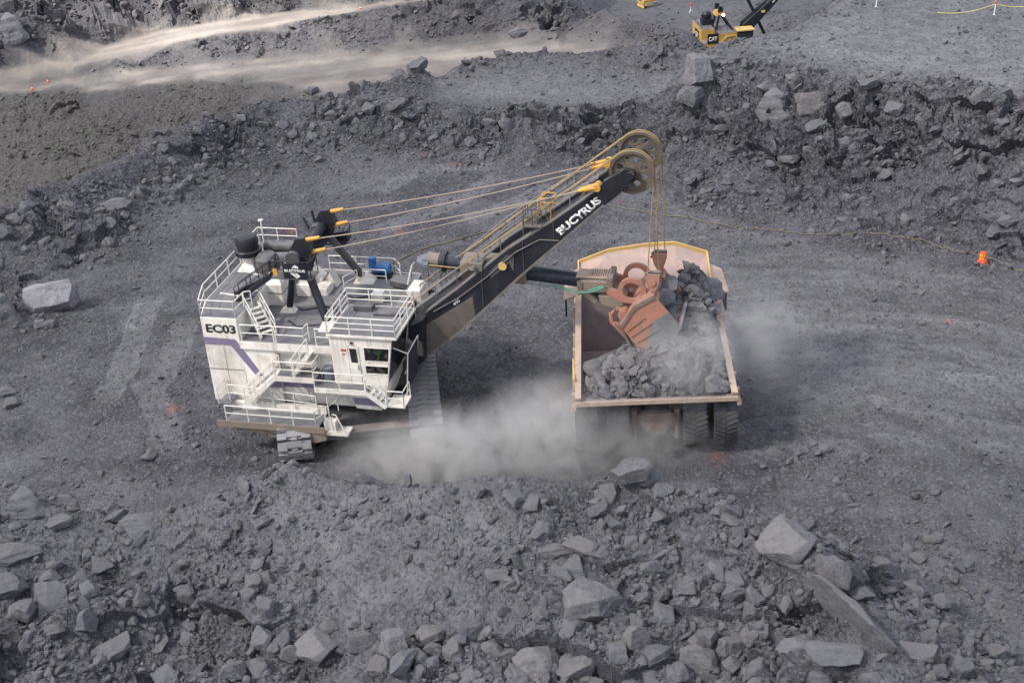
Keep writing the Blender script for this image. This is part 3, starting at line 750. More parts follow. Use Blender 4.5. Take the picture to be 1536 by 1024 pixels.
boulder(396, 965, 1.15, 1.0, 1.3, 10, 6, "cube-like boulder left of the wide pale boulder on the near heap", .15)
boulder(425, 968, .9, .8, 1.0, 40, 7, "dark boulder squeezed between the cube-like and the wide pale boulders", .2)
boulder(440, 982, 1.2, .9, .8, 10, 8, "low grey boulder in front of the wide pale boulder", .2)
boulder(592, 975, 1.4, 1.2, 1.5, 20, 9, "tall rounded grey boulder at the bottom of the near heap left of centre", .15, pale=True)
boulder(648, 958, 1.5, 1.1, 1.0, 15, 10, "pale wedge-shaped boulder right of the tall rounded boulder", .2, pale=True)
boulder(604, 1002, 1.4, 1.0, 1.0, 55, 11, "bright-topped boulder at the bottom edge in front of the tall rounded one", .15)
boulder(570, 1006, 1.3, 1.0, 1.0, 0, 0, "grey boulder at the bottom edge left of the bright-topped boulder", .2)
boulder(632, 1002, 1.2, 1.0, 1.1, 20, 1, "dark square boulder at the bottom edge right of the bright-topped boulder", .2)
boulder(538, 968, 1.4, 1.1, 1.1, 20, 2, "dusty boulder between the wide pale boulder and the tall rounded one", .2)
boulder(885, 905, 2.7, 2.3, 2.0, -5, 10, "biggest boulder of the near heap, half buried and dust covered, right of centre", .38, pale=True)
boulder(808, 1000, 2.1, 1.6, 1.6, 0, 4, "square dusty boulder at the bottom edge, near the middle", .3, pale=True)
boulder(858, 1012, 1.9, 1.4, 1.5, 30, 5, "pale boulder at the bottom edge touching the square dusty boulder", .15, pale=True)
boulder(1180, 822, 2.7, 2.0, 1.9, -8, 6, "large pale boulder on the right crest of the near heap", .2, pale=True)
boulder(1212, 790, .9, .7, .7, 30, 7, "small pale boulder behind the large pale one on the right crest")
boulder(954, 965, 1.4, 1.2, 1.3, 30, 8, "pale angular boulder on the near heap to the right of centre near the bottom", .15, pale=True)
boulder(925, 985, 1.2, 1.0, .9, 0, 9, "grey boulder left of and below the pale angular one on the heap", .2)
boulder(985, 985, 1.4, 1.0, .9, 20, 10, "flat grey boulder right of the pale angular one on the heap", .25)
boulder(834, 832, 1.35, .9, .8, 0, 11, "flat-topped boulder beside the slanted slab on the heap's middle")
boulder(874, 822, 2.2, .9, .75, -28, 0, "slanted elongated slab on the near heap above the biggest boulder", .25, (10, 0))
boulder(858, 858, 1.9, 1.3, .8, -25, 1, "broken slab just above the biggest half-buried boulder", .35, (8, 10))
boulder(838, 860, 1.3, .7, .7, -35, 2, "thin split slab left of the broken slab on the heap", .3)
boulder(750, 862, .95, .8, .6, -10, 3, "single five-sided rock on the smooth dusty slope of the heap", .25)
boulder(738, 973, .95, .8, .6, 20, 4, "single pale rock on the dusty slope near the bottom centre", .2)
boulder(946, 716, 2.0, 1.5, 1.7, 10, 5, "dark angular boulder on the heap's crest in front of the truck", .2)
boulder(970, 722, 1.1, .9, 1.1, 40, 6, "darker boulder leaning on the crest boulder in front of the truck", .2)
boulder(900, 766, .9, .8, .7, 20, 7, "rounded boulder just below the heap's crest, right of centre", .25)
boulder(1050, 995, 1.9, 1.4, 1.3, -15, 8, "pale pointed boulder at the bottom right of the near heap", .2, pale=True)
boulder(1090, 975, .9, .7, 1.0, 20, 9, "narrow pale boulder right of the pale pointed one", .2)
boulder(1064, 960, .9, .8, 1.0, 40, 10, "small upright boulder behind the pale pointed one", .2)
boulder(1100, 895, .9, .7, .8, 10, 11, "square pale rock in the middle of the heap's right half", .2)
boulder(1125, 925, .7, .6, .9, 10, 0, "upright pale rock lower right of the square pale rock", .2)
boulder(1290, 935, 1.0, 4.6, 2.4, 28, 1, "long sharp-edged slab forming the right edge of the near heap", .42, (0, -14))
boulder(1245, 862, 1.2, 1.6, 1.6, 15, 2, "cracked block at the upper end of the long sharp-edged slab", .3)
boulder(1262, 980, 2.0, 1.3, 1.0, -20, 3, "flat slab lying left of the long sharp-edged slab", .35)
boulder(1200, 975, 1.8, 1.4, 1.2, 10, 4, "dusty flat-topped block at the bottom right of the near heap", .4)
boulder(1318, 848, 1.0, .8, .8, 0, 5, "dark rock on the shaded slope right of the heap's edge")
boulder(1285, 888, 1.6, .8, .8, -40, 6, "dark slanted rock on the shaded slope beside the long slab", .3)
boulder(1375, 985, 1.7, 1.2, 1.0, -30, 7, "large dark boulder in the shaded rubble at bottom right", .25)
boulder(1420, 950, 1.2, 1.0, .9, 10, 8, "dark rounded boulder higher in the shaded rubble at bottom right", .25)
# broken face of the right-hand bench
boulder(1048, 112, 2.6, 2.6, 3.4, 10, 9, "tall fissured block at the left corner of the right-hand bench", .3, pale=True)
boulder(1041, 148, 2.4, 2.0, 2.3, 40, 10, "dark block under the tall fissured corner block of the bench", .3)
boulder(1073, 98, 1.9, 1.5, 1.5, 10, 11, "grey block on the bench rim right of the tall corner block", .3)
boulder(1100, 92, 1.3, 1.1, 1.1, 50, 0, "rounded pale block on the bench rim, second from its corner", .3)
boulder(1160, 160, 3.6, 2.0, 2.2, -12, 1, "wedge-shaped block with a broad flat face on the bench wall", .35, pale=True)
boulder(1212, 160, 2.8, 2.0, 2.4, 20, 2, "great square block on the bench wall right of the wedge-shaped one", .35, pale=True)
boulder(1150, 130, 1.8, 1.2, 1.0, 40, 3, "flat slab sticking out above the wedge-shaped block", .3)
boulder(1268, 165, 1.5, 1.1, 1.2, 10, 4, "pale block on the bench wall, right of the great square block", .3)
boulder(1300, 130, 1.8, 1.2, 1.3, 30, 5, "dark block under the rim in the middle of the bench wall", .3)
boulder(1340, 165, 1.6, 1.2, 1.2, 10, 6, "pale angular block in the right half of the bench wall", .3)
boulder(1228, 190, 1.6, 1.2, 1.1, 10, 7, "pale block low on the bench wall below the great square block", .3)
boulder(1130, 270, 1.3, 1.0, 1.0, 10, 8, "pale boulder at the foot of the bench wall behind the hoist ropes' right side")
boulder(1095, 272, 1.4, 1.0, 1.0, 30, 9, "darker boulder left of the pale one at the foot of the bench wall")
boulder(1180, 367, .75, .6, .55, 10, 10, "small pale boulder by the cable on the floor right of the truck")
boulder(1512, 336, 1.5, 1.2, 1.0, 10, 11, "pale boulder at the scree's foot near the right picture edge")
boulder(1490, 352, 1.4, 1.0, .9, 40, 0, "flat grey boulder at the scree's foot above the orange marker")
boulder(16, 45, 5.5, 4.0, 4.4, 20, 1, "giant pale rock in the far wall above the haul road at top left", .35, pale=True)

# scattered rocks: the largest-looking are things of their own, all the rest one mass
N = 230000
sa = rng.uniform(-28.5, 28.5, N) * math.pi / 180; sr = np.exp(rng.uniform(math.log(38), math.log(330), N))
sx, sy = sr * np.sin(sa), sr * np.cos(sa)
ru = grid_at(rub, sx, sy); ro = grid_at(ROADC, sx, sy); pa_ = grid_at(PAL, sx, sy)
clump = np.clip(.55 + .8 * fbm(sx / 5, sy / 5, 201, 3), .05, 1.6)
heap_ = (sy < 63) & (ru > .3)
dens = np.clip(.05 + .95 * ru + .35 * heap_ + .35 * ((sx > 15) & (sy > 88) & (ru > .35)), 0, 1.4) * clump * np.clip(1 - 2.2 * ro, .02, 1) * (1 - .72 * np.exp(-(((sx - hp[0] - 1.5) / 6.5)**2 + ((sy - hp[1]) / 4.6)**2))) * (1 - .6 * np.clip(pa_, 0, 1)) * np.clip((260 / sr) ** 1.0, 0, 1)
keep = rng.random(N) < dens
sx, sy, sr, ru = sx[keep], sy[keep], sr[keep], ru[keep]
n = len(sx)
smin = np.maximum(.085, 1.35e-3 * sr); smax = np.clip(.22 + 1.3 * ru, .3, 1.9)
ss = smin * (1 - rng.random(n)) ** (-1 / np.where(((sy < 63) & (ru > .3)) | (ru > .9), 1.65, 2.1)); smax = np.where((sy < 63) & (ru > .3), np.minimum(smax, 1.15), smax)
ss = np.where(ss > smax, smin * rng.uniform(1, 2.5, n), ss)
# keep off the machines' standing room and the hand-placed boulders
def clear(px_, py_, rx, ry, yaw=0):
    c, s = math.cos(yaw), math.sin(yaw); dx, dy = sx - px_, sy - py_
    return ((dx*c + dy*s) / rx)**2 + ((-dx*s + dy*c) / ry)**2 > 1
ok = clear(7.9, 68, 5.6, 8.5) | (ss < .16)
ok &= clear(-9.4, 70, 6.0, 7.5) | (ss < .16)
for bx, by, br_ in BIG: ok &= ((sx - bx)**2 + (sy - by)**2 > (br_ * .8)**2) | (ss < .15)
sx, sy, sr, ss, ru = sx[ok], sy[ok], sr[ok], ss[ok], ru[ok]; n = len(sx)
sz = z_at(sx, sy)
order = np.argsort(-(ss / np.hypot(sr, CAM_H)) * (np.abs(np.arctan2(sx, sy)) < R(23.5)) * (sr < 150))
SINGLES = order[:max(0, 286 - len(BIG))]; rest = order[len(SINGLES):]
ZONES = {
 "heap": ("smaller loose grey rock strewn over the near rubble heap", "smaller rocks strewn over the near heap"),
 "floor": ("loose grey rock lying on the flat pit floor", "loose rocks on the pit floor"),
 "berm": ("smaller grey rock in the rubble of the left berm", "smaller rocks of the left berm"),
 "ridge": ("smaller grey rock in the rubble of the back ridge", "smaller rocks of the back ridge"),
 "cliff": ("smaller broken rock on the face and scree of the right-hand bench", "smaller rocks of the bench wall"),
 "far": ("small rock on the far benches and slopes beyond the pit", "rocks on the far slopes")}
def zone(x, y, r_):
    if y < 62.5 and r_ > .3: return "heap"
    if y > 150: return "far"
    if x > 17 and y > 88 and r_ > .3: return "cliff"
    if y > 108 and r_ > .3 and x > -22: return "ridge"
    if x < -14 and y > 84 and r_ > .3: return "berm"
    return "floor"
for q, i in enumerate(SINGLES):
    zn = zone(sx[i], sy[i], ru[i]); s = ss[i]
    o = bpy.data.objects.new("rock", LO[q % len(LO)]); COL.objects.link(o)
    k = rng.uniform(.7, 1.15, 3) * s / 2 * np.array([1.1, 1.0, .8])
    o.scale = k; o.rotation_euler = (rng.uniform(-.35, .35), rng.uniform(-.35, .35), rng.uniform(0, 6.28))
    o.location = (sx[i], sy[i], sz[i] + k[2] * .28)
    tag(o, ZONES[zn][0], "rock", ZONES[zn][1])
def rubble_mesh(name, P, S, seed, mat='rock', thr=.34, sinkf=.4):
    """Many loose rocks as one mesh."""
    g = np.random.default_rng(seed); Vs, Fs, Ts, base = [], [], [], 0
    for lo, hi, (v, f), nv in ((thr, 99, (_v2, _f2), 10), (0, thr, (_v1[:], _f1), 10)):
        sel = np.nonzero((S >= lo) & (S < hi))[0]
        if not len(sel): continue
        protos = np.stack([rock_shape(v, 300 + i, 3 + i % 5, .0) for i in range(nv)])
        pv = protos[g.integers(0, nv, len(sel))]                              # m, V, 3
        pv = pv * (S[sel, None, None] / 2 * g.uniform(.55, 1.3, (len(sel), 1, 3)) * np.array([1.08, 1.0, .75]))
        a, b, c = g.uniform(-.9, .9, len(sel)), g.uniform(-.9, .9, len(sel)), g.uniform(0, 6.28, len(sel))
        def rot(p, t, i, j):
            q = p.copy(); ct, st = np.cos(t)[:, None], np.sin(t)[:, None]
            q[..., i] = p[..., i]*ct - p[..., j]*st; q[..., j] = p[..., i]*st + p[..., j]*ct; return q
        pv = rot(rot(rot(pv, a, 1, 2), b, 0, 2), c, 0, 1)
        pv = pv + P[sel][:, None, :]; pv[..., 2] += (S[sel] * (.5 - sinkf) * .8)[:, None]
        m, V = pv.shape[:2]
        Vs.append(pv.reshape(-1, 3)); Fs.append((f[None] + (np.arange(m) * V)[:, None, None] + base).reshape(-1, 3)); base += m * V
        Ts.append(np.repeat(g.random(m), V))
    co = np.concatenate(Vs).astype(np.float32); fa = np.concatenate(Fs).astype(np.int32); to = np.concatenate(Ts).astype(np.float32)
    me = bpy.data.meshes.new(name); me.vertices.add(len(co)); me.vertices.foreach_set("co", co.ravel())
    me.loops.add(fa.size); me.loops.foreach_set("vertex_index", fa.ravel())
    me.polygons.add(len(fa)); me.polygons.foreach_set("loop_start", np.arange(0, fa.size, 3, dtype=np.int32))
    me.polygons.foreach_set("use_smooth", np.zeros(len(fa), bool)); me.update(calc_edges=True)
    at_ = me.attributes.new("tone", 'FLOAT', 'POINT'); at_.data.foreach_set("value", to)
    bw = np.clip(grid_at(BRN, co[:, 0], co[:, 1]) + .5 * grid_at(ROADC, co[:, 0], co[:, 1]), 0, 1) if P[:, 1].max() > 150 else np.zeros(len(co))
    a2 = me.attributes.new("brown", 'FLOAT', 'POINT'); a2.data.foreach_set("value", bw.astype(np.float32))
    me.materials.append(MATS[mat]); o = bpy.data.objects.new(name, me); COL.objects.link(o); return o
tag(rubble_mesh("rubble", np.stack([sx[rest], sy[rest], sz[rest]], 1), ss[rest], 5), "loose gravel and small stones over the pit floor and heaps", None, None, "stuff")
print("ROCKS", n, len(SINGLES), "single min px", (ss / np.hypot(sr, CAM_H))[SINGLES[-1]] * FPX)
# ------------------------------------------------------------------ electric rope shovel (local x: towards the dipper, y: away from the viewer)
SH = empty("mining_shovel", (-16.4, 73.56, 0), R(-15), "white electric rope shovel with black boom loading rock into the dump truck", "mining shovel")
# house
m = MB().prism([(0,-5.28),(2.25,-5.28),(2.25,5.1),(-.62,5.1),(-.62,-3.3)], 2.42, 7.93, 'z')
cw = m.build("counterweight", "white_paint", SH, bevel=.03)
m = MB()
for k in range(4): m.box(.02+.001*k, 2.2, -5.295, -5.281, 4.55+.0*k, 4.6) if k == 0 else None
m.bar((-.64,-3.2,4.6), (-.64,5.0,4.6), .03, .06); m.build("panel_seam", "rust_brown", cw)
m = MB()
for p in ([(.0,6.17),(1.62,6.19),(1.98,6.61),(.0,6.66)], [(1.62,6.19),(2.9,4.25),(3.32,4.32),(1.98,6.61)]): m.prism(p, -5.284, -5.292)
m.build("purple_stripe", "purple_paint", cw)
text_mesh("EC03", .56, "lettering", "lettering_black", cw, (.26,-5.283,6.97), (1,0,-.0), (0,0,1), .035, 1.84)
m = MB().prism([(.05,-5.2),(2.2,-5.2),(2.2,5.0),(-.52,5.0),(-.52,-3.25)], 7.931, 7.96, 'z'); m.build("rear_deck", "deck_grey", SH)
m = MB()
m.bar((-.05,-2.3,7.985),(1.7,-2.6,7.985),.10,.05); m.bar((1.7,-2.6,7.985),(2.1,-1.6,7.985),.10,.05); m.bar((.9,.4,7.985),(1.7,.3,7.985),.08,.05)
m.build("deck_trim", "rail_paint", SH)
m = MB().box(2.252, 4.4, -5.28, 4.2, 2.5, 6.42).box(4.4, 9.6, -5.0, 4.2, 2.45, 6.42)
hs = m.build("house", "white_paint", SH, bevel=.02)
m = MB().box(3.3, 4.4, -5.292, -5.282, 3.55, 4.0).box(4.41, 9.3, -5.012, -5.002, 3.5, 3.98); m.build("purple_stripe", "purple_paint", hs)
text_mesh("BUCYRUS", .42, "lettering", "lettering_black", hs, (5.0,-5.003,4.08), (1,0,0), (0,0,1), .03, 2.6)
m = MB().box(2.254, 10.3, -5.34, 4.35, 6.422, 6.5); rd = m.build("roof_deck", "deck_grey", SH)
m = MB()
for x0, x1, y0, y1 in ((4.6,6.5,-4.9,-2.2),(6.56,8.0,-4.9,-2.2),(4.6,8.0,-2.14,.2),(2.4,4.5,-4.9,-3.4),(5.2,7.4,.3,2.6),(7.5,9.8,.8,3.2)): m.box(x0,x1,y0,y1,6.501,6.522)
m.build("deck_plate", "deck_grey", rd)
MB().box(2.254, 8.0, -5.43, -5.343, 6.10, 6.56).build("deck_beam", "white_paint", SH); MB().box(2.254, 10.3, 4.352, 4.42, 6.2, 6.56).build("deck_beam", "white_paint", SH)
m = MB().box(4.42, 8.0, -5.3, -5.01, 5.9, 6.08); m.build("deck_bracket", "white_paint", SH)
MB().box(9.61, 11.3, -2.6, 2.6, 2.6, 5.6).build('front_frame', 'dark_steel', SH)
sm = MB()
for x in (1.15,): sm.box(x,x+.02,-5.287,-5.281,2.5,6.1)
sm.build("panel_seam", "rust_brown", cw)
sm = MB().box(5.9,5.92,-5.01,-5.001,2.5,6.4).box(7.6,7.62,-5.01,-5.001,2.5,6.4); sm.build("panel_seam", "rust_brown", hs)
MB().box(3.0,3.7,-5.31,-5.281,2.9,3.35).build("hatch", "white_paint", hs, bevel=.01)
MB().path([(8.2,-3.9,6.55),(7.4,-3.2,6.56),(6.2,-2.9,6.55),(5.0,-3.3,6.56),(4.2,-2.6,6.55)], .05).build("hose", "black_paint", SH, True)
MB().path([(9.6,.4,6.55),(8.4,1.2,6.56),(7.2,.6,6.55),(6.0,1.4,6.56)], .06).build("hose", "black_paint", SH, True)
MB().path([(3.4,-.5,6.55),(4.6,-1.2,6.56),(5.8,-.6,6.55),(7.9,-1.6,6.56),(9.9,-1.0,6.55)], .045).build("hose", "black_paint", SH, True)
MB().box(8.4,9.1,.2,.8,6.52,7.1).build("junction_box", "white_paint", SH, bevel=.02)
MB().box(8.3,8.9,-2.0,-1.4,6.52,6.9).build("junction_box", "dark_steel", SH, bevel=.02)
# railings
RL = lambda name="railing": None
def rail(pts, h=1.05, gap=1.6, bars=2, mat="rail_paint", parent=SH, r=.036): return MB().rail(pts, h, r, gap, bars).build("railing", mat, parent, True)
rail([(2.2,-5.22,7.96),(.06,-5.22,7.96),(-.54,-3.3,7.96),(-.54,1.9,7.96)], 1.05, 1.9)
rail([(-.54,2.2,7.96),(-.54,4.9,7.96),(2.1,4.9,7.96)], 1.05, 1.4)
rail([(2.2,-5.22,7.96),(2.25,-3.9,7.96),(2.6,-3.7,7.96)], 1.0, 1.2)
rail([(2.4,-5.30,6.5),(4.38,-5.30,6.5)], 1.1, 2.2); rail([(4.5,-5.30,6.5),(6.25,-5.30,6.5),(6.3,-4.7,6.5)], 1.1, 2.0); rail([(6.95,-5.30,6.5),(7.9,-5.30,6.5)], 1.1, 1.0)
rail([(4.3,4.3,6.5),(6.0,4.3,6.5)], 1.05, 1.7); rail([(6.1,4.3,6.5),(8.6,4.3,6.5),(9.2,3.6,6.5)], 1.05, 1.3); rail([(8.5,2.9,6.5),(7.0,2.9,6.5)], .9, 1.5)
rail([(6.2,1.6,6.5),(6.7,2.7,6.5)], .95, 1.2)
# stairs
MB().stairs((2.35,-3.3,7.9), (3.75,-4.6,6.55), .85, 6, (1.35,1.4,0)).build("stairs", "rail_paint", SH)
rail([(2.75,-2.95,7.75),(4.1,-4.25,6.5)], 1.0, .9); rail([(2.1,-3.75,7.75),(3.4,-5.0,6.5)], 1.0, .9)
MB().stairs((6.75,-5.75,6.4), (5.6,-5.75,4.95), .7, 5, (0,1,0)).build("stairs", "rail_paint", SH)
rail([(6.75,-6.12,6.4),(5.6,-6.12,4.95)], 1.0, .8)
MB().stairs((4.6,-5.95,4.88), (2.45,-5.95,2.95), .8, 8, (0,1,0)).build("stairs", "rail_paint", SH)
rail([(4.6,-6.37,4.9),(2.5,-6.37,3.0)], 1.0, 1.0); rail([(4.6,-5.53,4.9),(2.5,-5.53,3.0)], 1.0, 1.0)
MB().stairs((10.1,-6.3,4.45), (11.2,-6.2,3.5), .7, 4, (.1,1,0)).build("stairs", "rail_paint", SH)
rail([(10.1,-6.65,4.45),(11.2,-6.55,3.5)], .95, .8)
# walkways
m = MB().box(4.6, 7.0, -6.35, -5.02, 4.82, 4.88); wk = m.build("upper_walkway", "deck_grey", SH); MB().box(4.6,7.0,-6.42,-6.353,4.68,5.0).build("edge_beam", "white_paint", wk)
rail([(4.65,-6.35,4.88),(6.95,-6.35,4.88),(6.95,-5.2,4.88)], 1.05, 1.2)
m = MB().box(7.02, 10.1, -6.6, -5.02, 4.42, 4.48); wk = m.build("cab_walkway", "deck_grey", SH); MB().box(7.02,10.1,-6.67,-6.603,4.25,4.56).build("edge_beam", "white_paint", wk)
rail([(7.05,-6.6,4.48),(10.05,-6.6,4.48)], 1.05, 1.4)
m = MB().box(1.5, 7.2, -7.3, -5.9, 2.25, 2.31).box(.75, 1.5, -6.4, -5.3, 2.85, 2.91); wk = m.build("lower_walkway", "deck_grey", SH)
MB().box(1.0,7.6,-7.38,-7.303,1.95,2.36).prism([(1.2,1.95),(3.6,1.95),(4.2,1.45),(6.9,1.25),(7.6,1.5),(7.6,1.94)], -7.3, -6.9).build("edge_beam", "bracket_tan", wk)
MB().box(1.3,7.2,-5.88,-5.6,2.3,2.75).build("toe_board", "white_paint", wk)
rail([(1.6,-7.3,2.31),(7.1,-7.3,2.31),(7.4,-6.6,2.31)], 1.05, 1.4); rail([(1.3,-5.95,2.8),(6.7,-5.95,2.4)], 1.15, 1.5); rail([(.8,-6.4,2.9),(.85,-5.4,2.9)], 1.05, 1.0)
rail([(7.5,-6.2,2.4),(8.3,-5.2,2.7)], 1.3, .7)
m = MB().box(7.25, 8.9, -7.2, -6.3, 1.78, 1.9).box(7.4,8.1,-6.9,-6.4,1.9,2.5); bp = m.build("boarding_platform", "white_paint", SH)
MB().path([(8.0,-7.1,1.9),(7.95,-7.1,2.95),(8.1,-7.1,3.15),(8.3,-7.1,3.1),(8.75,-7.1,1.9)], .04).build("railing", "rail_paint", bp, True)
# cab
cab = MB()
cab.prism([(8.0,7.55),(8.07,4.45),(9.02,4.45),(9.02,7.55)], -5.9, -5.82)
cab.prism([(9.021,6.98),(9.72,6.98),(9.72,7.55),(9.021,7.55)], -5.9, -5.82)
cab.prism([(9.721,4.45),(9.95,4.45),(9.98,7.55),(9.721,7.55)], -5.9, -5.82)
cab.prism([(9.981,6.95),(11.6,6.95),(11.7,7.55),(9.981,7.55)], -5.9, -5.82)
cab.prism([(9.96,5.80),(11.40,5.80),(11.45,6.06),(9.965,6.06)], -5.9, -5.82)
cab.prism([(9.951,4.45),(11.15,4.45),(11.3,5.25),(9.955,5.25)], -5.9, -5.82)
cab.prism([(11.26,5.251),(11.301,5.251),(11.6,6.949),(11.47,6.949)], -5.9, -5.82)
cab.box(8.0, 8.08, -5.819, -2.4, 4.45, 7.55).box(8.081, 11.2, -2.48, -2.4, 4.45, 7.55).box(8.081, 11.14, -5.819, -2.481, 4.45, 4.53)
cab.prism([(11.1,4.531),(11.15,4.45),(11.70,7.55),(11.62,7.55)], -5.819, -5.74).prism([(11.1,4.531),(11.15,4.45),(11.70,7.55),(11.62,7.55)], -2.56, -2.481)
cab.prism([(11.1,4.531),(11.15,4.45),(11.18,4.62),(11.12,4.62)], -5.739, -2.561)
CAB = cab.build("cab", "white_paint", SH)
MB().box(8.12,11.0,-5.7,-2.5,4.54,4.56).box(8.1,8.12,-5.7,-2.5,4.56,7.5).box(8.12,11.1,-2.52,-2.5,4.56,7.5).build("cab_lining", "dark_steel", CAB)
MB().box(9.2,9.9,-4.6,-3.9,4.56,5.0).box(9.15,9.3,-4.6,-3.9,5.0,5.9).build("seat", "black_paint", CAB)
def window(poly, y0=-5.87, name="window"):
    w = MB().prism(poly, y0, y0 + .02).build(name, "window_glass", CAB)
    f = MB(); n = len(poly)
    for i in range(n):
        a, b = poly[i], poly[(i+1) % n]; f.bar((a[0],-5.905,a[1]), (b[0],-5.905,b[1]), .03, .06, (0,1,0))
    f.build("frame", "rail_paint", w); return w
window([(9.99,6.07),(11.43,6.07),(11.58,6.94),(10.0,6.94)]); window([(9.97,5.26),(11.27,5.26),(11.38,5.79),(9.98,5.79)])
dr = MB().prism([(9.05,4.5),(9.7,4.5),(9.7,6.95),(9.05,6.95)], -5.93, -5.86).build("door", "white_paint", CAB, bevel=.015)
MB().prism([(9.2,5.95),(9.58,5.95),(9.55,6.83),(9.15,6.83)], -5.945, -5.932).build("window", "dark_glass", dr)
MB().bar((9.6,-5.99,5.5),(9.6,-5.99,5.8),.04,.04).bar((9.6,-5.93,5.5),(9.6,-5.99,5.5),.03,.03).bar((9.6,-5.93,5.8),(9.6,-5.99,5.8),.03,.03).build("handle", "dark_steel", dr)
MB().box(8.62,8.95,-5.915,-5.902,6.62,6.75).build("warning_sign", "sign_red", CAB); MB().box(8.72,8.85,-5.915,-5.902,6.38,6.47).build("warning_sign", "sign_red", CAB)
MB().box(9.25,9.4,-5.98,-5.9,7.12,7.26).build("lamp", "dark_steel", CAB)
MB().prism([(11.11,4.64),(11.17,4.64),(11.66,7.5),(11.60,7.5)], -5.73, -2.57).build("windscreen", "dark_glass", CAB)
rf = MB().box(7.92,12.05,-6.05,-2.3,7.552,7.70).build("cab_roof", "white_paint", CAB, bevel=.02)
MB().box(8.02,11.95,-5.95,-2.4,7.701,7.715).build("roof_tread", "deck_grey", rf)
MB().box(8.6,9.7,-3.2,-2.6,7.716,8.05).box(9.9,11.6,-3.6,-3.3,7.716,7.85).build("roof_box", "dark_steel", rf)
rail([(8.0,-5.98,7.71),(11.97,-5.98,7.71),(11.97,-2.4,7.71),(8.0,-2.4,7.71),(8.0,-5.98,7.71)], 1.08, 1.35, 3, parent=rf)
rail([(7.7,-5.3,7.3),(7.7,-4.2,7.3)], .9, 1.0, 2, parent=rf)
m = MB().prism([(8.6,4.449),(9.1,2.9),(10.62,2.85),(11.1,4.0),(11.14,4.449)], -5.88, -3.0); sk = m.build("cab_base", "white_paint", CAB, bevel=.02)
MB().prism([(8.92,3.62),(9.05,3.16),(10.76,3.12),(10.95,3.58)], -5.893, -5.882).build("purple_stripe", "purple_paint", sk)
fp = MB().box(11.2,12.25,-6.5,-5.2,3.5,3.58).build("front_platform", "rail_paint", CAB)
rail([(11.25,-6.45,3.58),(12.2,-6.45,3.58),(12.2,-5.25,3.58)], .95, .9, 2, parent=fp)
m = MB()
for a, b in (((12.0,-5.2,3.6),(12.3,-5.2,6.3)),((12.3,-5.2,6.3),(11.5,-5.2,6.6)),((12.3,-5.2,6.3),(12.3,-3.2,6.4)),((12.0,-5.2,5.0),(12.0,-3.2,5.0)),((12.3,-3.2,6.4),(12.0,-3.2,4.0))): m.tube(a, b, .035, 6)
wg = m.build("window_guard", "rail_paint", CAB, True); MB().prism([(12.06,4.0),(12.08,4.0),(12.3,6.25),(12.28,6.25)], -5.15, -3.25).build("guard_mesh", "dark_glass", wg)
# roof machinery
ai = MB().frustum((-.42,1.12,.45,1.95), (-.42,1.12,.45,1.95), 6.5, 7.7).frustum((-.42,1.12,.45,1.95), (.12,.78,.85,1.55), 7.701, 8.45).build("air_intake", "white_paint", SH, bevel=.03)
MB().lathe([(.40,8.4),(.40,8.95)], 20, (.45,1.2,0)).build("neck", "white_paint", ai, True)
MB().lathe([(.55,8.86),(.80,8.98),(.84,9.28),(.80,9.32),(.66,9.34),(.70,9.9),(.58,10.12),(.28,10.2),(.02,10.21)], 28, (.45,1.2,0)).build("cyclone_cap", "black_paint", ai, True)
MB().bar((-.44,.44,7.1),(1.14,.44,7.1),.03,.06).bar((-.44,.44,7.68),(1.14,.44,7.68),.05,.05).build("seam", "rust_brown", ai)
fb = MB().frustum((2.0,3.15,-.72,.65), (1.85,3.2,-.78,.72), 6.5, 7.9).frustum((1.85,3.2,-.78,.72), (2.2,2.85,-.3,.3), 7.901, 8.35).build("filter_box", "white_paint", SH, bevel=.02)
MB().bar((1.9,-.785,7.35),(3.2,-.785,7.35),.02,.05).bar((3.19,-.75,7.35),(3.19,.7,7.35),.02,.05).build("seam", "rust_brown", fb)
MB().lathe([(.62,8.0),(.72,8.1),(.72,8.9),(.5,9.15),(.05,9.2)], 22, (1.75,.9,0)).build("dust_collector", "dark_steel", SH, True)
MB().path([(1.2,2.2,9.0),(2.4,2.1,9.15),(3.4,1.9,9.2),(4.6,1.7,9.5)], .38, 14).build("air_duct", "dark_steel", SH, True)
MB().tube((.9,2.6,7.9),(.9,2.6,10.6),.045,6).bar((.75,2.6,10.55),(1.05,2.6,10.62),.12,.1).build("mast_lamp", "rail_paint", SH)
MB().box(3.5,4.4,.6,1.6,6.5,7.3).prism([(3.4,6.5),(4.6,6.5),(4.8,7.2),(4.1,7.9),(3.5,7.6)], 1.7, 2.6).build("ventilation_housing", "white_paint", SH, bevel=.03)
MB().box(4.3,5.4,.8,1.9,6.5,7.0).prism([(4.5,6.5),(5.6,6.5),(5.2,7.5)], 2.0, 2.8).build("duct_box", "white_paint", SH, bevel=.03)
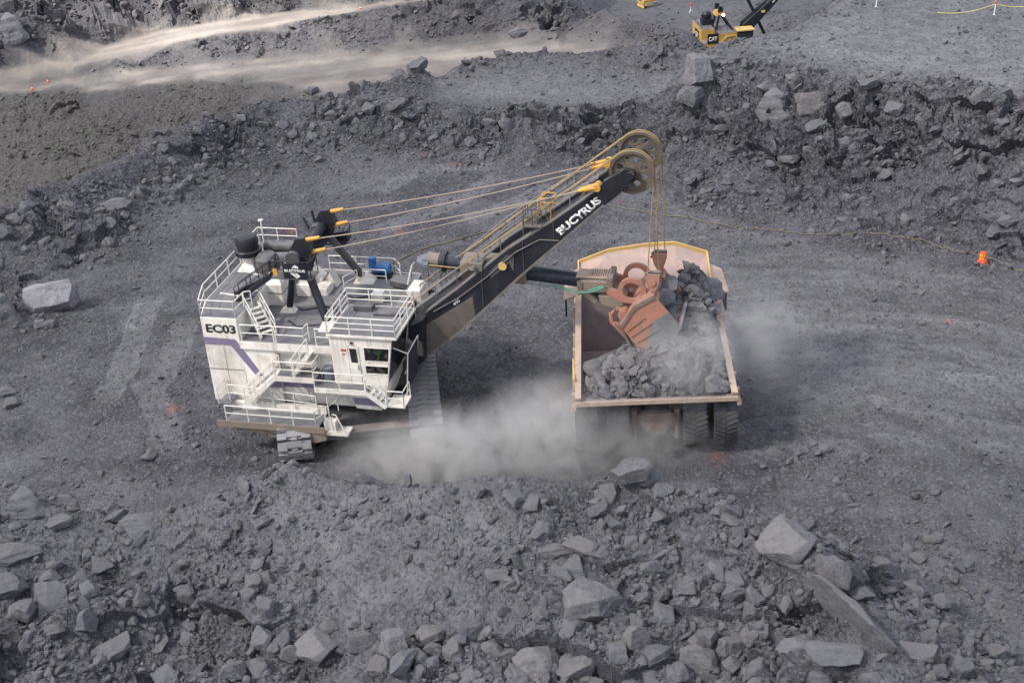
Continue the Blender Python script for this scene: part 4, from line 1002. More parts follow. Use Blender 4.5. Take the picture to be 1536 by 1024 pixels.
# gantry (A-frame)
GT = MB().box(4.5,5.6,-2.35,2.35,9.85,10.25).prism([(4.5,9.9),(5.6,9.9),(6.1,10.9),(5.75,11.75),(5.25,11.7),(4.6,10.7)], -2.3, -1.75).prism([(4.5,9.9),(5.6,9.9),(6.1,10.9),(5.75,11.75),(5.25,11.7),(4.6,10.7)], 1.75, 2.3).tube((5.3,-1.74,10.7),(5.3,1.74,10.7),.3,14).build("gantry_head", "black_paint", SH, True, .0)
MB().tube((5.0,-2.6,10.55),(5.0,-1.2,10.55),.42,18).tube((5.0,1.2,10.55),(5.0,2.6,10.55),.42,18).tube((4.2,-1.6,10.0),(5.0,-1.6,10.4),.22,10).build("pin", "dark_steel", GT, True)
for s in (-1, 1):
    MB().tube((5.5,2.0*s,9.95),(6.9,3.15*s,6.75),.24,14).build("gantry_leg", "black_paint" if s < 0 else "dark_steel", SH, True)
    MB().tube((4.75,2.0*s,9.9),(3.72,1.25*s,6.6),.20,14).build("gantry_leg", "black_paint", SH, True)
    MB().frustum((6.4,7.7,3.15*s-.55,3.15*s+.55), (6.65,7.2,3.15*s-.2,3.15*s+.2), 6.5, 7.0).build("leg_foot", "white_paint", SH, bevel=.02)
    MB().frustum((3.2,4.2,1.3*s-.35,1.3*s+.35), (3.5,3.9,1.3*s-.2,1.3*s+.2), 6.5, 6.85).build("leg_foot", "white_paint", SH, bevel=.02)
MB().bar((3.3,-2.0,9.2),(.95,-2.4,8.05),.22,.22).build("gantry_brace", "black_paint", SH)
np_ = MB().box(3.9,6.45,-3.5,-2.36,9.70,9.76).build("gantry_platform", "dark_steel", SH)
rail([(3.95,-2.5,9.76),(3.95,-3.45,9.76),(6.4,-3.45,9.76),(6.4,-2.4,9.76)], 1.05, .85, 2, "black_paint", np_, .03)
nm = MB().box(4.78,6.25,-3.52,-3.49,9.8,10.72).build("name_plate", "black_paint", np_)
text_mesh("BUCYRUS", .17, "lettering", "lettering_white", nm, (4.86,-3.522,10.20), (1,0,0), (0,0,1), .03, 1.26)
m = MB()                                                     # diamond emblem of slanted bars behind the word
for k in range(3): m.prism([(5.30+.17*k-.0,10.44),(5.38+.17*k,10.44),(5.60+.06*k,10.62-.03*k),(5.53+.04*k,10.66-.03*k)], -3.523, -3.529)
m.build("emblem", "lettering_white", nm); m = MB()
for k in range(3): m.prism([(5.18+.16*k,10.15),(5.28+.16*k,10.15),(5.62+.09*k,9.84+.05*k),(5.55+.07*k,9.82+.05*k)], -3.523, -3.529)
m.build("emblem", "lettering_white", nm)
MB().box(4.15,4.4,-3.55,-3.5,9.95,10.35).build("notice_plate", "yellow_paint", np_)
MB().stairs((3.9,-2.9,9.75), (1.35,-2.9,7.97), .6, 9, (0,1,0)).build("ladder", "black_paint", SH)
rail([(3.9,-3.2,9.75),(1.35,-3.2,7.97)], .9, 1.2, 2, "black_paint", SH, .03); rail([(3.9,-2.6,9.75),(1.35,-2.6,7.97)], .9, 1.2, 2, "black_paint", SH, .03)
fpz = MB().box(4.9,6.3,2.36,3.6,9.2,9.28).prism([(5.1,9.3),(6.25,9.3),(6.25,9.9),(5.1,9.7)], 2.9, 3.4).build("gantry_platform", "black_paint", SH)
rail([(4.95,2.5,9.28),(4.95,3.55,9.28),(6.25,3.55,9.28),(6.25,2.5,9.28)], 1.0, .7, 2, "black_paint", fpz, .03)
MB().tube((4.9,1.9,10.2),(4.6,2.0,11.6),.08,8).build("post", "black_paint", GT); MB().tube((4.6,1.6,10.2),(4.1,1.8,11.2),.08,8).build("post", "black_paint", GT)
# front machinery of the house
MB().box(9.6,11.0,-2.3,2.2,5.62,6.3).tube((10.6,-2.0,6.5),(10.6,2.0,6.5),.55,20).build("hoist_drum_housing", "boom_top", SH)
MB().tube((11.35,-2.7,5.3),(11.35,-2.2,5.3),.32,16).tube((10.9,-2.7,4.9),(10.9,-2.2,4.9),.36,16).box(10.7,12.2,-2.4,-1.9,4.6,5.5).build("gear_case", "rust_brown", SH, True)
MB().tube((10.72,-2.75,5.75),(10.72,-2.3,5.75),.38,16).build("brake_drum", "yellow_paint", SH, True)
wb = MB().bar((9.0,2.6,6.9),(12.4,2.2,6.5),.9,.35).build("boom_walkway", "dark_steel", SH)
rail([(9.0,3.1,7.0),(12.4,2.7,6.6)], 1.0, 1.0, 2, "dark_steel", wb, .03)
MB().prism([(10.4,5.6),(11.6,5.6),(11.4,7.3),(10.6,7.3)], .5, 2.0).build("white_guard", "white_paint", SH, bevel=.02)
MB().path([(10.2,1.9,7.0),(10.4,1.9,7.7),(10.6,1.9,8.3),(10.75,1.9,8.5)], .05).build("lamp_post", "rail_paint", SH)
wm = MB().lathe([(.3,-.45),(.36,-.4),(.36,.4),(.3,.45)], 16, (8.0,3.9,7.05), 'x').box(7.1,7.5,3.8,4.15,6.85,7.7).build("winch_motor", "blue_paint", SH, True)
MB().box(7.2,8.5,3.5,4.25,6.5,6.74).build("skid", "black_paint", wm)
# undercarriage
def inv(p):
    v = Vector((p[0]+16.4, p[1]-73.56)); c, s = math.cos(R(15)), math.sin(R(15)); return (v.x*c - v.y*s, v.x*s + v.y*c, 0)
CY = R(94+15)
def crawler(pos):
    m = MB(); Lh, rr, zc = 4.7, .93, 1.03
    per = 4*Lh + 2*math.pi*rr; n = 44
    for i in range(n):
        s = per * i / n
        if s < 2*Lh: x, z, a = -Lh + s, zc + rr, 0
        elif s < 2*Lh + math.pi*rr: t = (s - 2*Lh)/rr; x, z, a = Lh + rr*math.sin(t), zc + rr*math.cos(t), -t
        elif s < 4*Lh + math.pi*rr: x, z, a = Lh - (s - 2*Lh - math.pi*rr), zc - rr, math.pi
        else: t = (s - 4*Lh - math.pi*rr)/rr; x, z, a = -Lh - rr*math.sin(t), zc - rr*math.cos(t), math.pi - t
        d, u = Vector((math.cos(a),0,math.sin(a))), Vector((-math.sin(a),0,math.cos(a))); Y = Vector((0,1,0)); c = Vector((x,0,z))
        def slab(y0, y1, l0, l1, h0, h1):
            v = [c + Y*yy + d*ll + u*hh for hh in (h0,h1) for ll, yy in ((l0,y0),(l1,y0),(l1,y1),(l0,y1))]
            m.add(v, [(0,3,2,1),(4,5,6,7),(0,1,5,4),(1,2,6,5),(2,3,7,6),(3,0,4,7)])
        slab(-.95,.95,-.24,.20,-.10,.0); slab(-.95,-.42,-.27,.10,.0,.16); slab(.42,.95,-.27,.10,.0,.16); slab(-.42,.42,-.12,.24,.0,.14); slab(-.16,.16,-.3,-.12,-.05,.08)
    o = m.build("crawler", "track_steel", SH, fix=True); o.location = inv(pos); o.rotation_euler = (0,0,CY)
    MB().box(-4.6,4.6,-.7,.7,.5,1.75).build("crawler_frame", "dark_steel", o, bevel=.05)
    rl = MB()
    for k in range(8): rl.tube((-4.2+1.2*k,-.8,.62),(-4.2+1.2*k,.8,.62),.42,14)
    rl.build("roller", "dark_steel", o, True); return o
crawler((-5.62,70.56)); crawler((-13.18,70.05))
cb = MB().box(-4.2,4.0,-3.0,3.0,.9,1.9).box(-5.3,-4.7,-2.95,2.95,1.25,1.6).lathe([(2.6,1.9),(2.6,2.6),(2.9,2.6),(2.9,2.9)], 32).build("carbody", "dark_steel", SH)
p = inv((-9.4,70.3)); cb.location = p; cb.rotation_euler = (0,0,CY)
MB().box(-5.36,-4.62,-3.0,3.0,1.601,1.68).build("axle_beam", "rust_brown", cb)
# boom
lowp = [(12.1,4.2),(14.37,5.97),(18.2,9.75),(23.15,14.3),(23.95,15.0)]; upp = [(23.1,15.45),(22.8,15.05),(19.95,12.95),(17.6,11.35),(14.2,8.5),(12.4,7.05)]
BM = MB()
for s in (-1, 1):
    BM.prism(lowp + upp, 1.7*s, 1.05*s)
    BM.prism([(22.7,14.95),(23.1,15.65),(24.25,16.38),(24.75,16.25),(24.85,15.85),(24.0,15.05),(23.1,14.26)], 2.02*s, 1.702*s)
BM.prism([(12.1,4.2),(14.37,5.97),(15.3,6.9),(15.3,9.2),(14.2,8.3),(12.4,6.9)], -1.049, 1.049)
BM.prism([(18.9,10.6),(22.6,13.9),(22.2,14.3),(18.9,11.9)], -1.049, 1.049)
BM.prism([(11.3,3.4),(12.2,4.2),(12.4,6.9),(11.5,6.4)], -2.3, 2.3)
BOOM = BM.build("boom", "black_paint", SH, bevel=.03)
tp = MB()
for (x0,z0),(x1,z1) in zip(upp[1:-1], upp[2:]):
    for s in (-1, 1): tp.bar((x0-.01,1.38*s,z0+.02),(x1+.01,1.38*s,z1+.02),.62,.05)
tp.build("top_flange", "boom_top", BOOM)
MB().prism([(12.13,4.26),(14.37,6.0),(15.35,7.0),(15.3,8.3),(14.3,7.6),(12.2,6.2)], -1.702, -1.712).build("dusty_panel", "boom_dust", BOOM)
lb = MB()
for (x0,z0),(x1,z1) in zip(lowp[:-1], lowp[1:]): lb.bar((x0,-1.72,z0-.02),(x1,-1.72,z1-.02),.08,.12)
lb.build("bottom_flange", "boom_top", BOOM)
dv = Vector((1,0,.88)).normalized(); uv = Vector((-.88,0,1)).normalized()
text_mesh("BUCYRUS", .46, "lettering", "lettering_white", BOOM, (20.62,-1.703,12.27), dv, uv, .042, 3.12)
wd = MB()
for x in (15.9, 18.4, 20.2): wd.bar((x,-1.706,np.interp(x,[14.37,18.2,23.15],[6.1,9.9,14.4])),(x+.02,-1.706,np.interp(x,[14.2,17.6,19.95,22.8],[8.4,11.25,12.85,14.95])),.03,.07,(0,1,0))
wd.build("weld_seam", "dark_steel", BOOM)
MB().path([(12.9,-1.76,7.2),(14.5,-1.78,8.2),(16.2,-1.76,9.55),(18.0,-1.78,11.2),(19.4,-1.74,12.0),(20.5,-1.76,12.0),(20.9,-1.74,12.9)], .035).build("hose", "boom_top", BOOM, True)
text_mesh("495", .2, "lettering", "lettering_white", BOOM, (14.2,-1.715,7.62), dv, uv, .02, .5)
MB().tube((17.2,-1.80,10.3),(17.2,-1.70,10.3),.24,16).build("crowd_pin", "canopy_edge", BOOM, True)
MB().prism([(16.5,9.5),(17.6,10.5),(17.8,10.0),(17.9,10.9),(17.5,11.0),(16.4,9.9)], -1.703, -1.73).build("pin_plate", "dark_steel", BOOM)
def bz(x): return float(np.interp(x, [11.4,12.4,14.2,17.6,19.95,22.8], [6.3,7.05,8.5,11.35,12.95,15.05]))
cwk = MB()
xs = np.arange(11.6, 22.6, .5)
for a, b in zip(xs[:-1], xs[1:]): cwk.bar((a,-.55,bz(a)+.42),(b,-.55,bz(b)+.42),.75,.05)
cw_ = cwk.build("catwalk", "dark_steel", BOOM)
st_ = MB()
for x in np.arange(11.6, 22.6, .28): st_.bar((x,-.92,bz(x)+.5),(x,-.18,bz(x)+.5),.16,.03)
st_.build("tread", "boom_top", cw_)
for y in (-1.5,-.15): rail([(x,y,bz(x)+(.1 if y < -1 else .45)) for x in np.arange(11.7,22.5,1.35)], 1.1, 1.3, 2, "track_steel", cw_, .028)
rail([(x,1.6,bz(x)+.05) for x in np.arange(12.4,22.4,1.6)], .8, 1.6, 2, "dark_steel", cw_, .024)
hp2 = MB()
for y in (-1.35,-.55):
    for dx in (0,.7): hp2.path([(19.3+dx,y,13.0),(19.35+dx,y,14.1),(19.5+dx,y,14.3)], .04)
for z in (13.7,14.3): hp2.tube((19.4,-1.35,z),(20.1,-1.35,z),.035,6); hp2.tube((19.4,-.55,z),(20.1,-.55,z),.035,6)
hp2.tube((19.5,-1.35,14.3),(19.5,-.55,14.3),.035,6); hp2.tube((20.2,-1.35,14.3),(20.2,-.55,14.3),.035,6)
hp2.build("safety_hoop", "yellow_paint", BOOM, True)
bxp = MB().box(18.5,19.6,-1.75,-.5,12.72,12.8).box(18.7,19.3,-1.5,-.8,12.8,13.25).build("service_platform", "boom_top", BOOM)
rail([(19.55,-1.7,12.8),(18.55,-1.7,12.8),(18.55,-.55,12.8)], .95, .6, 2, "dark_steel", bxp, .028)
MB().box(15.3,16.0,-1.75,-1.0,9.9,10.35).lathe([(.12,0),(.2,.1),(.12,.25)], 12, (15.5,-1.9,10.0)).build("light_box", "boom_top", BOOM)
MB().tube((21.6,-.7,14.1),(22.2,-.7,15.0),.16,10).build("cylinder", "boom_top", BOOM, True)
for s in (-1, 1):
    prof = [(.50,-.20),(1.02,-.17),(1.08,-.22),(1.20,-.22),(1.20,-.17),(1.13,-.12),(1.13,.12),(1.20,.17),(1.20,.22),(1.08,.22),(1.02,.17),(.50,.20)]
    n = 48; m = MB(); c0 = Vector((24.55, 1.45*s, 16.03))
    m.lathe([(1.05,-.22),(1.2,-.22),(1.2,-.16),(1.14,-.11),(1.14,.11),(1.2,.16),(1.2,.22),(1.05,.22),(1.05,-.22)], n, tuple(c0), 'y', 0, False)
    for h in range(8):                                                         # web in eight sectors, each with a round hole
        t0 = 2*math.pi*h/8; P2 = []
        for k in range(9): t = t0 + math.pi/4*k/8; P2.append((1.06*math.cos(t), 1.06*math.sin(t)))
        for k in range(1, 4): r_ = 1.06 - .74*k/4; P2.append((r_*math.cos(t0+math.pi/4), r_*math.sin(t0+math.pi/4)))
        for k in range(5): t = t0 + math.pi/4*(1-k/4); P2.append((.32*math.cos(t), .32*math.sin(t)))
        for k in range(1, 4): r_ = .32 + .74*k/4; P2.append((r_*math.cos(t0), r_*math.sin(t0)))
        hc = (.70*math.cos(t0+math.pi/8), .70*math.sin(t0+math.pi/8)); n2 = len(P2); HP = []
        for x, z in P2: a_ = math.atan2(z-hc[1], x-hc[0]); HP.append((hc[0]+.19*math.cos(a_), hc[1]+.19*math.sin(a_)))
        V = [tuple(c0 + Vector((x, w_, z))) for w_ in (-.1, .1) for x, z in P2 + HP]; F = []
        for k in range(n2):
            k2 = (k+1) % n2; F += [(k,k2,n2+k2,n2+k), (2*n2+k,3*n2+k,3*n2+k2,2*n2+k2), (n2+k,n2+k2,3*n2+k2,3*n2+k)]
        m.add(V, F)
    m.lathe([(.36,-.26),(.36,.26)], 24, tuple(c0), 'y').lathe([(.2,-.62),(.2,.62)], 16, tuple(c0), 'y')
    m.build("sheave", "sheave_mud", BOOM, fix=False)
    MB().lathe([(.22,-.1),(.22,.1)], 6, (24.5, 2.1*s, 16.02), 'y').build("sheave_pin", "black_paint", BOOM)
MB().tube((24.55,-1.2,16.03),(24.55,1.2,16.03),.3,14).build("head_shaft", "dark_steel", BOOM, True)
# hoist ropes: drum - over the head sheave - down to the bail
for s in (-1, 1):
    for q, xe in ((-.13, 25.30), (.13, 25.86)):
        y = 1.45*s + q; c = Vector((24.55, y, 16.03)); rr = 1.19
        pts = [(10.75, y*.9, 7.0)] + [tuple(c + Vector((rr*math.cos(R(a)), 0, rr*math.sin(R(a))))) for a in range(132, -1, -12)] + [(xe, 1.35*s+q*1.3, 10.12)]
        MB().path(pts, .034, 6).build("hoist_rope", "rope_yellow", SH, True)
# suspension ropes with their sockets
for s in (-1, 1):
    for q, (xa, za) in enumerate(((5.72,11.55),(5.95,10.75))):
        y = (2.05 if q == 0 else 1.95)*s; e = Vector((22.45, (1.95 if q == 0 else 1.5)*s, 15.2 - .05*q)); a = Vector((xa, y, za)); d = (e - a).normalized()
        pts = [a.lerp(e, t/8) - Vector((0,0,.22*(1-(t/4-1)**2))) for t in range(9)]
        MB().path(pts, .036, 6).build("suspension_rope", "rope_tan", SH, True)
        MB().tube(a - d*.1, a + d*.95, .15, 12, .10).lathe([(.17,-.14),(.17,.14)], 14, tuple(a - d*.15), 'y').build("rope_socket", "yellow_paint", SH, True)
        MB().tube(e + d*.25, e - d*.75, .16, 12, .09).lathe([(.2,-.13),(.2,.13)], 16, tuple(e + d*.3), 'y').build("rope_socket", "yellow_paint", SH, True)
# dipper handle
HD = MB().tube((12.5,0,9.66),(21.5,0,8.80),.43,24).build("dipper_handle", "handle_blue", SH, True)
MB().tube((13.25,0,9.59),(13.40,0,9.575),.62,24).build("stop_collar", "black_paint", HD, True)
MB().tube((12.3,0,9.68),(13.0,0,9.62),.45,20).build("end_sleeve", "bracket_tan", HD, True)
m = MB(); 
cw2 = [(12.5 - .72*math.sin(R(a)) , .62*math.cos(R(a)), 9.66) for a in range(0, 181, 12)]
m.path(cw2, .16, 8); m.box(11.85,12.4,-.3,.3,9.52,9.8); m.build("crowd_sheave", "drum_blue", HD, True)
for s in (-1, 1): MB().path([(12.5,.68*s,9.64),(16.6,.6*s,9.35)], .045, 6).build("crowd_rope", "rope_yellow", HD, True)
MB().box(14.4,18.2,-.72,.72,8.7,9.95).build("saddle_block", "bracket_tan", SH, bevel=.06)
# dipper and its fittings
DP = MB()
side = [(25.75,8.9),(27.15,7.1),(26.1,5.05),(24.75,5.6),(23.85,6.9),(24.6,8.15)]
for s in (-1, 1): DP.prism(side, 1.9*s, 1.72*s)
def wall(a, b, th, mb=DP, y=1.719):
    d = Vector((b[0]-a[0], 0, b[1]-a[1])).normalized(); nn = Vector((-d.z, 0, d.x))
    mb.prism([a, b, (b[0]+nn.x*th, b[1]+nn.z*th), (a[0]+nn.x*th, a[1]+nn.z*th)], -y, y)
wall((26.1,5.05),(27.15,7.1),.16); wall((24.6,8.15),(23.85,6.9),-.14); wall((25.75,8.9),(24.6,8.15),-.14)
DIP = DP.build("dipper", "rust_red", SH, bevel=.04)
_jg = [(25.62+.09*random.uniform(-1,1) - .012*i*(14-i)*.35 + .0*i, 7.35 - i*.15) for i in range(13)]
_jg = [(26.45,8.0),(27.17,7.1),(26.1,5.02),(25.25,5.4)] + [(25.3 + (x-25.3)*1.0, z) for x, z in reversed(_jg)]
MB().prism(_jg, -1.902, -1.915).box(27.05,27.2,-1.93,1.93,6.98,7.2).build("worn_lip", "worn_steel", DIP)
wb2 = MB()
for q in (.25, .5, .78):
    a_, b_ = Vector((23.85,-1.915,6.9)).lerp(Vector((24.75,-1.915,5.6)), q), Vector((25.75,-1.915,8.9)).lerp(Vector((27.15,-1.915,7.1)), q); wb2.bar(a_.lerp(b_,.05), a_.lerp(b_,.5+.2*q), .02, .07, (0,1,0))
wb2.build("wear_strip", "rust_brown", DIP)
MB().bar((24.62,-1.93,8.2),(25.75,-1.93,8.95),.08,.2).bar((23.8,-1.93,6.9),(24.6,-1.93,8.2),.08,.18).build("wear_bar", "rust_brown", DIP)
dd = MB().bar((23.7,0,7.0),(24.55,0,4.95),3.3,.16,(1,0,.4)).build("dipper_door", "rust_brown", SH, bevel=.03)
for s in (-1, 1):
    m = MB(); m.path([(24.0,1.2*s,7.55),(23.5,1.2*s,7.75),(23.15,1.2*s,7.45),(23.2,1.2*s,6.85),(23.7,1.2*s,6.65)], .14, 8).tube((23.9,1.55*s,7.45),(23.9,.9*s,7.45),.30,16)
    m.path([(23.3,1.3*s,6.8),(23.9,1.3*s,6.1),(24.4,1.3*s,5.6)], .11, 8)
    m.build("door_arm", "rust_red", dd, True)
MB().path([(23.9,-1.75,7.1),(24.4,-1.8,5.9),(24.9,-1.7,5.1),(25.2,-1.3,4.6)], .025, 5).build("trip_chain", "dark_steel", dd)
m = MB().box(21.35,23.1,-.75,.75,8.4,9.1).prism([(22.4,8.35),(23.3,8.35),(23.9,7.9),(23.5,7.55),(22.6,7.8)], -1.0, 1.0).prism([(21.2,8.4),(21.8,8.4),(22.4,7.9),(22.2,7.7)], -.8, .8)
br = m.build("handle_bracket", "bracket_tan", SH, bevel=.04)
m = MB().box(21.1,23.0,-.5,.5,9.18,9.28)
for k in range(9): m.box(21.9+.13*k,21.96+.13*k,-.42,.42,9.28,9.38)
m.build("rack_cover", "tray_side", br)
MB().tube((21.3,-.97,8.9),(21.3,-.97,8.3),.05,6).tube((21.25,-.98,8.55),(23.1,-.98,8.95),.04,6).box(21.2,21.5,-.8,-.75,8.3,9.1).box(22.9,23.2,-.85,.85,8.6,9.35).build("clamp", "rust_brown", br)
MB().path([(19.5,-.42,8.62),(21.2,-.75,8.42),(22.0,-1.02,8.7),(22.7,-1.02,9.0)], .05).path([(21.3,-1.04,8.5),(22.1,-1.08,8.62),(22.8,-1.06,8.95)], .05).path([(17.6,-.40,8.72),(19.5,-.46,8.52)], .03).build("hose", "hose_green", br, True)
for s in (-1, 1):
    bm = bmesh.new(); oc = [(24.35 + .80*math.cos(R(a)), 8.75 + .80*math.sin(R(a))) for a in range(-10, 191, 12)] + [(23.0,8.9),(22.9,8.55),(23.7,8.05),(25.2,7.95),(25.9,8.25)]
    vo_ = [bm.verts.new((x,0,z)) for x, z in oc]; ed = [bm.edges.new((vo_[k], vo_[(k+1) % len(vo_)])) for k in range(len(vo_))]
    ri = [bm.verts.new((24.33 + .52*math.cos(R(a)), 0, 8.78 + .52*math.sin(R(a)))) for a in range(0, 360, 15)]; ed += [bm.edges.new((ri[k], ri[(k+1) % 24])) for k in range(24)]
    bmesh.ops.triangle_fill(bm, use_beauty=True, use_dissolve=False, edges=ed)
    ext = bmesh.ops.extrude_face_region(bm, geom=bm.faces[:]); bmesh.ops.translate(bm, vec=(0,.22,0), verts=[g for g in ext["geom"] if isinstance(g, bmesh.types.BMVert)])
    bm.verts.index_update(); m = MB(); m.add([(v.co.x, v.co.y + .95*s - .11, v.co.z) for v in bm.verts], [tuple(v.index for v in f.verts) for f in bm.faces]); bm.free()
    m.build("dipper_lug", "rust_red", br)
    # bail arm with its rope pad
    y = 1.35*s
    bl = MB().prism([(25.18,9.95),(25.32,10.13),(25.98,10.13),(25.95,9.6),(25.72,9.1),(25.5,9.1),(25.3,9.45)], y-.30, y-.20).prism([(25.18,9.95),(25.32,10.13),(25.98,10.13),(25.95,9.6),(25.72,9.1),(25.5,9.1),(25.3,9.45)], y+.20, y+.30).box(25.5,25.8,y-.19,y+.19,8.5,9.5).tube((25.65,y-.4,8.55),(25.65,y+.4,8.55),.26,18).tube((25.55,y-.36,9.65),(25.55,y+.36,9.65),.22,16).build("bail_arm", "rust_red", DIP)
    MB().path([(25.12,y,9.75),(25.18,y,10.0),(25.36,y,10.16),(25.98,y,10.16)], .1, 8).build("rope_pad", "rust_brown", bl, True)
MB().tube((25.65,-1.2,8.5),(25.65,1.2,8.5),.14,10).build("bail_bar", "rust_brown", DIP, True)
# things standing on the shovel
def sh_w(p):
    c, s = math.cos(R(-15)), math.sin(R(-15)); return (-16.4 + p[0]*c - p[1]*s, 73.56 + p[0]*s + p[1]*c, p[2])
b = MB().lathe([(.28,0),(.29,.02),(.28,.28),(.295,.3),(.28,.32),(.28,.58),(.295,.6),(.28,.62),(.28,.86),(.29,.88)], 20).build("barrel", "drum_blue", None, True)
b.location = sh_w((7.6,-5.6,4.48)); tag(b, "blue-grey steel drum standing on the walkway beside the white cab", "barrel")
v = MB().prism([(-.16,.25),(-.05,.35),(.12,.33),(.2,.1),(.1,-.1),(.06,-.42),(-.05,-.42),(-.02,-.1),(-.2,.0)], -.04, .04).build("safety_vest", "hi_vis", None)
v.location = sh_w((10.72,-5.72,6.52)); v.rotation_euler = (0,0,R(-15)); tag(v, "bright green safety vest hanging behind the cab's upper side window", "vest")

dlm = [((25.9,-.6,8.0),1.3,2,"grey boulder lodged in the dipper's mouth, nearer one"), ((26.0,.9,7.8),1.5,5,"grey boulder lodged in the dipper's mouth, farther one")]
for p_, sz_, mi_, lab_ in dlm: boulder_at(sh_w(p_), (sz_, sz_*.9, sz_*.8), 20*mi_, lab_, HI[mi_], .2)
dr_ = np.array([sh_w((x, y, 8.1 - .8*(x-25.6) + .25*random.random())) for x, y in zip(rng.uniform(25.0, 26.9, 260), rng.uniform(-1.6, 1.6, 260))])
dr_[:, 2] -= .45
tag(rubble_mesh("dipper_rubble", dr_, rng.uniform(.15, .55, 260), 21), "loose grey rock filling the dipper's mouth", None, None, "stuff")
# ------------------------------------------------------------------ dump truck (local x: right, y: forward, z: up; origin under the tail lip)
TR = empty("dump_truck", (7.66, 62.41, 0), R(-3.4), "big mining dump truck seen from behind being loaded with grey rock", "dump truck")
fl = lambda y: float(np.interp(y, [0, 7.6], [3.98, 2.95]))
hw = lambda y: 4.43 + (4.16 - 4.43) * y / 9.2
top = lambda y: 4.18 + (6.35 - 4.18) * (y / 9.2) ** 1.0
BD = MB()                                                                 # floor plate with lip
BD.add([(-hw(0),0,3.98),(hw(0),0,3.98),(hw(7.6),7.6,2.95),(-hw(7.6),7.6,2.95),(-hw(0),0,3.74),(hw(0),0,3.74),(hw(7.6),7.6,2.6),(-hw(7.6),7.6,2.6)],
       [(0,1,2,3),(4,7,6,5),(0,4,5,1),(1,5,6,2),(2,6,7,3),(3,7,4,0)])
BODY = BD.build("dump_body", "tray_inside", TR, bevel=.02)
hb = MB().add([(-hw(7.6),7.602,2.6),(hw(7.6),7.602,2.6),(hw(9.2),9.2,6.2),(-hw(9.2),9.2,6.2),(-hw(7.6),7.85,2.6),(hw(7.6),7.85,2.6),(hw(9.2),9.4,6.1),(-hw(9.2),9.4,6.1)],
       [(0,3,2,1),(4,5,6,7),(0,1,5,4),(1,2,6,5),(2,3,7,6),(3,0,4,7)]).build("headboard", "tray_inside", BODY)
def loft(name, mat, secs, parent, bevel=.015):
    m = MB(); k = len(secs[0]); v = [p for s in secs for p in s]
    f = [(i*k+j, i*k+(j+1)%k, (i+1)*k+(j+1)%k, (i+1)*k+j) for i in range(len(secs)-1) for j in range(k)] + [tuple(range(k-1,-1,-1)), tuple(range(len(v)-k, len(v)))]
    return m.add(v, f).build(name, mat, parent, bevel=bevel)
for s in (-1, 1):
    ys = (0, 2.5, 5, 7.6, 9.2)
    wl = loft("side_wall", "tray_inside", [[(s*(hw(y)-.30),y,min(fl(y),top(y))-.0),(s*hw(y),y,min(fl(y),top(y))-.35),(s*hw(y),y,top(y)),(s*(hw(y)-.30),y,top(y))] for y in ys], BODY)
    loft("side_rail", "tray_side", [[(s*(hw(y)-.33),y-.002,top(y)+.001),(s*(hw(y)+.02),y-.002,top(y)+.001),(s*(hw(y)+.02),y-.002,top(y)+.09),(s*(hw(y)-.33),y-.002,top(y)+.09)] for y in ys], wl)
    rb = MB()
    for y in (.4, 1.6, 2.8, 4.0, 5.2, 6.4, 7.6): rb.box(min(s*hw(y), s*(hw(y)+.16)), max(s*hw(y), s*(hw(y)+.16)), y, y+.28, fl(y)-.5, top(y)-.05)
    rb.bar((s*(hw(0)+.1),0,3.6),(s*(hw(7.6)+.1),7.6,2.7),.22,.3); rb.build("side_rib", "tray_side", wl)
    if s < 0: MB().box(-hw(1.5)-.14,-hw(1.5)-.02,1.2,3.6,4.2,4.75).build("rock_deflector", "canopy_edge", wl)
MB().box(-4.45,4.45,-.08,.0,3.72,4.02).build("tail_lip", "tray_side", BODY, bevel=.02)
# canopy over the cab
prof = [(-3.95,9.35,6.22,12.0,6.75),(-2.0,9.35,6.24,12.1,7.42),(.2,9.35,6.26,12.2,7.62),(2.0,9.35,6.26,12.2,7.66),(3.95,9.35,6.24,12.0,7.02)]
m = MB(); v = []; 
for x, y0, z0, y1, z1 in prof: v += [(x,y0-.2,z0-.06),(x,y1,z1),(x,y1,z1-.12),(x,y0,z0-.2)]
f = [(i*4+j, i*4+(j+1)%4, (i+1)*4+(j+1)%4, (i+1)*4+j) for i in range(4) for j in range(4)] + [(3,2,1,0),(16,17,18,19)]
CA = m.add(v, f).build("canopy", "headboard", BODY)
e = MB()
for (xa,_,_,ya,za),(xb,_,_,yb,zb) in zip(prof[:-1], prof[1:]): e.bar((xa,ya-.02,za+.06),(xb,yb-.02,zb+.06),.12,.24)
e.bar((3.95,9.3,6.3),(3.95,12.0,7.1),.1,.2); e.bar((-3.95,9.3,6.3),(-3.95,12.0,6.85),.1,.2); e.build("canopy_rim", "canopy_edge", CA)
for s in (-1, 1):
    loft("canopy_wing", "tray_side", [[(s*4.0,8.8,6.15),(s*4.95,8.7,5.95),(s*4.95,8.7,5.85),(s*4.0,8.8,6.05)],[(s*4.02,11.2,6.75),(s*4.75,11.0,6.45),(s*4.75,11.0,6.35),(s*4.02,11.2,6.65)]], CA)
    MB().box(min(s*4.75,s*4.85),max(s*4.75,s*4.85),9.0,10.6,4.6,5.95).build("mud_flap", "black_paint", CA)
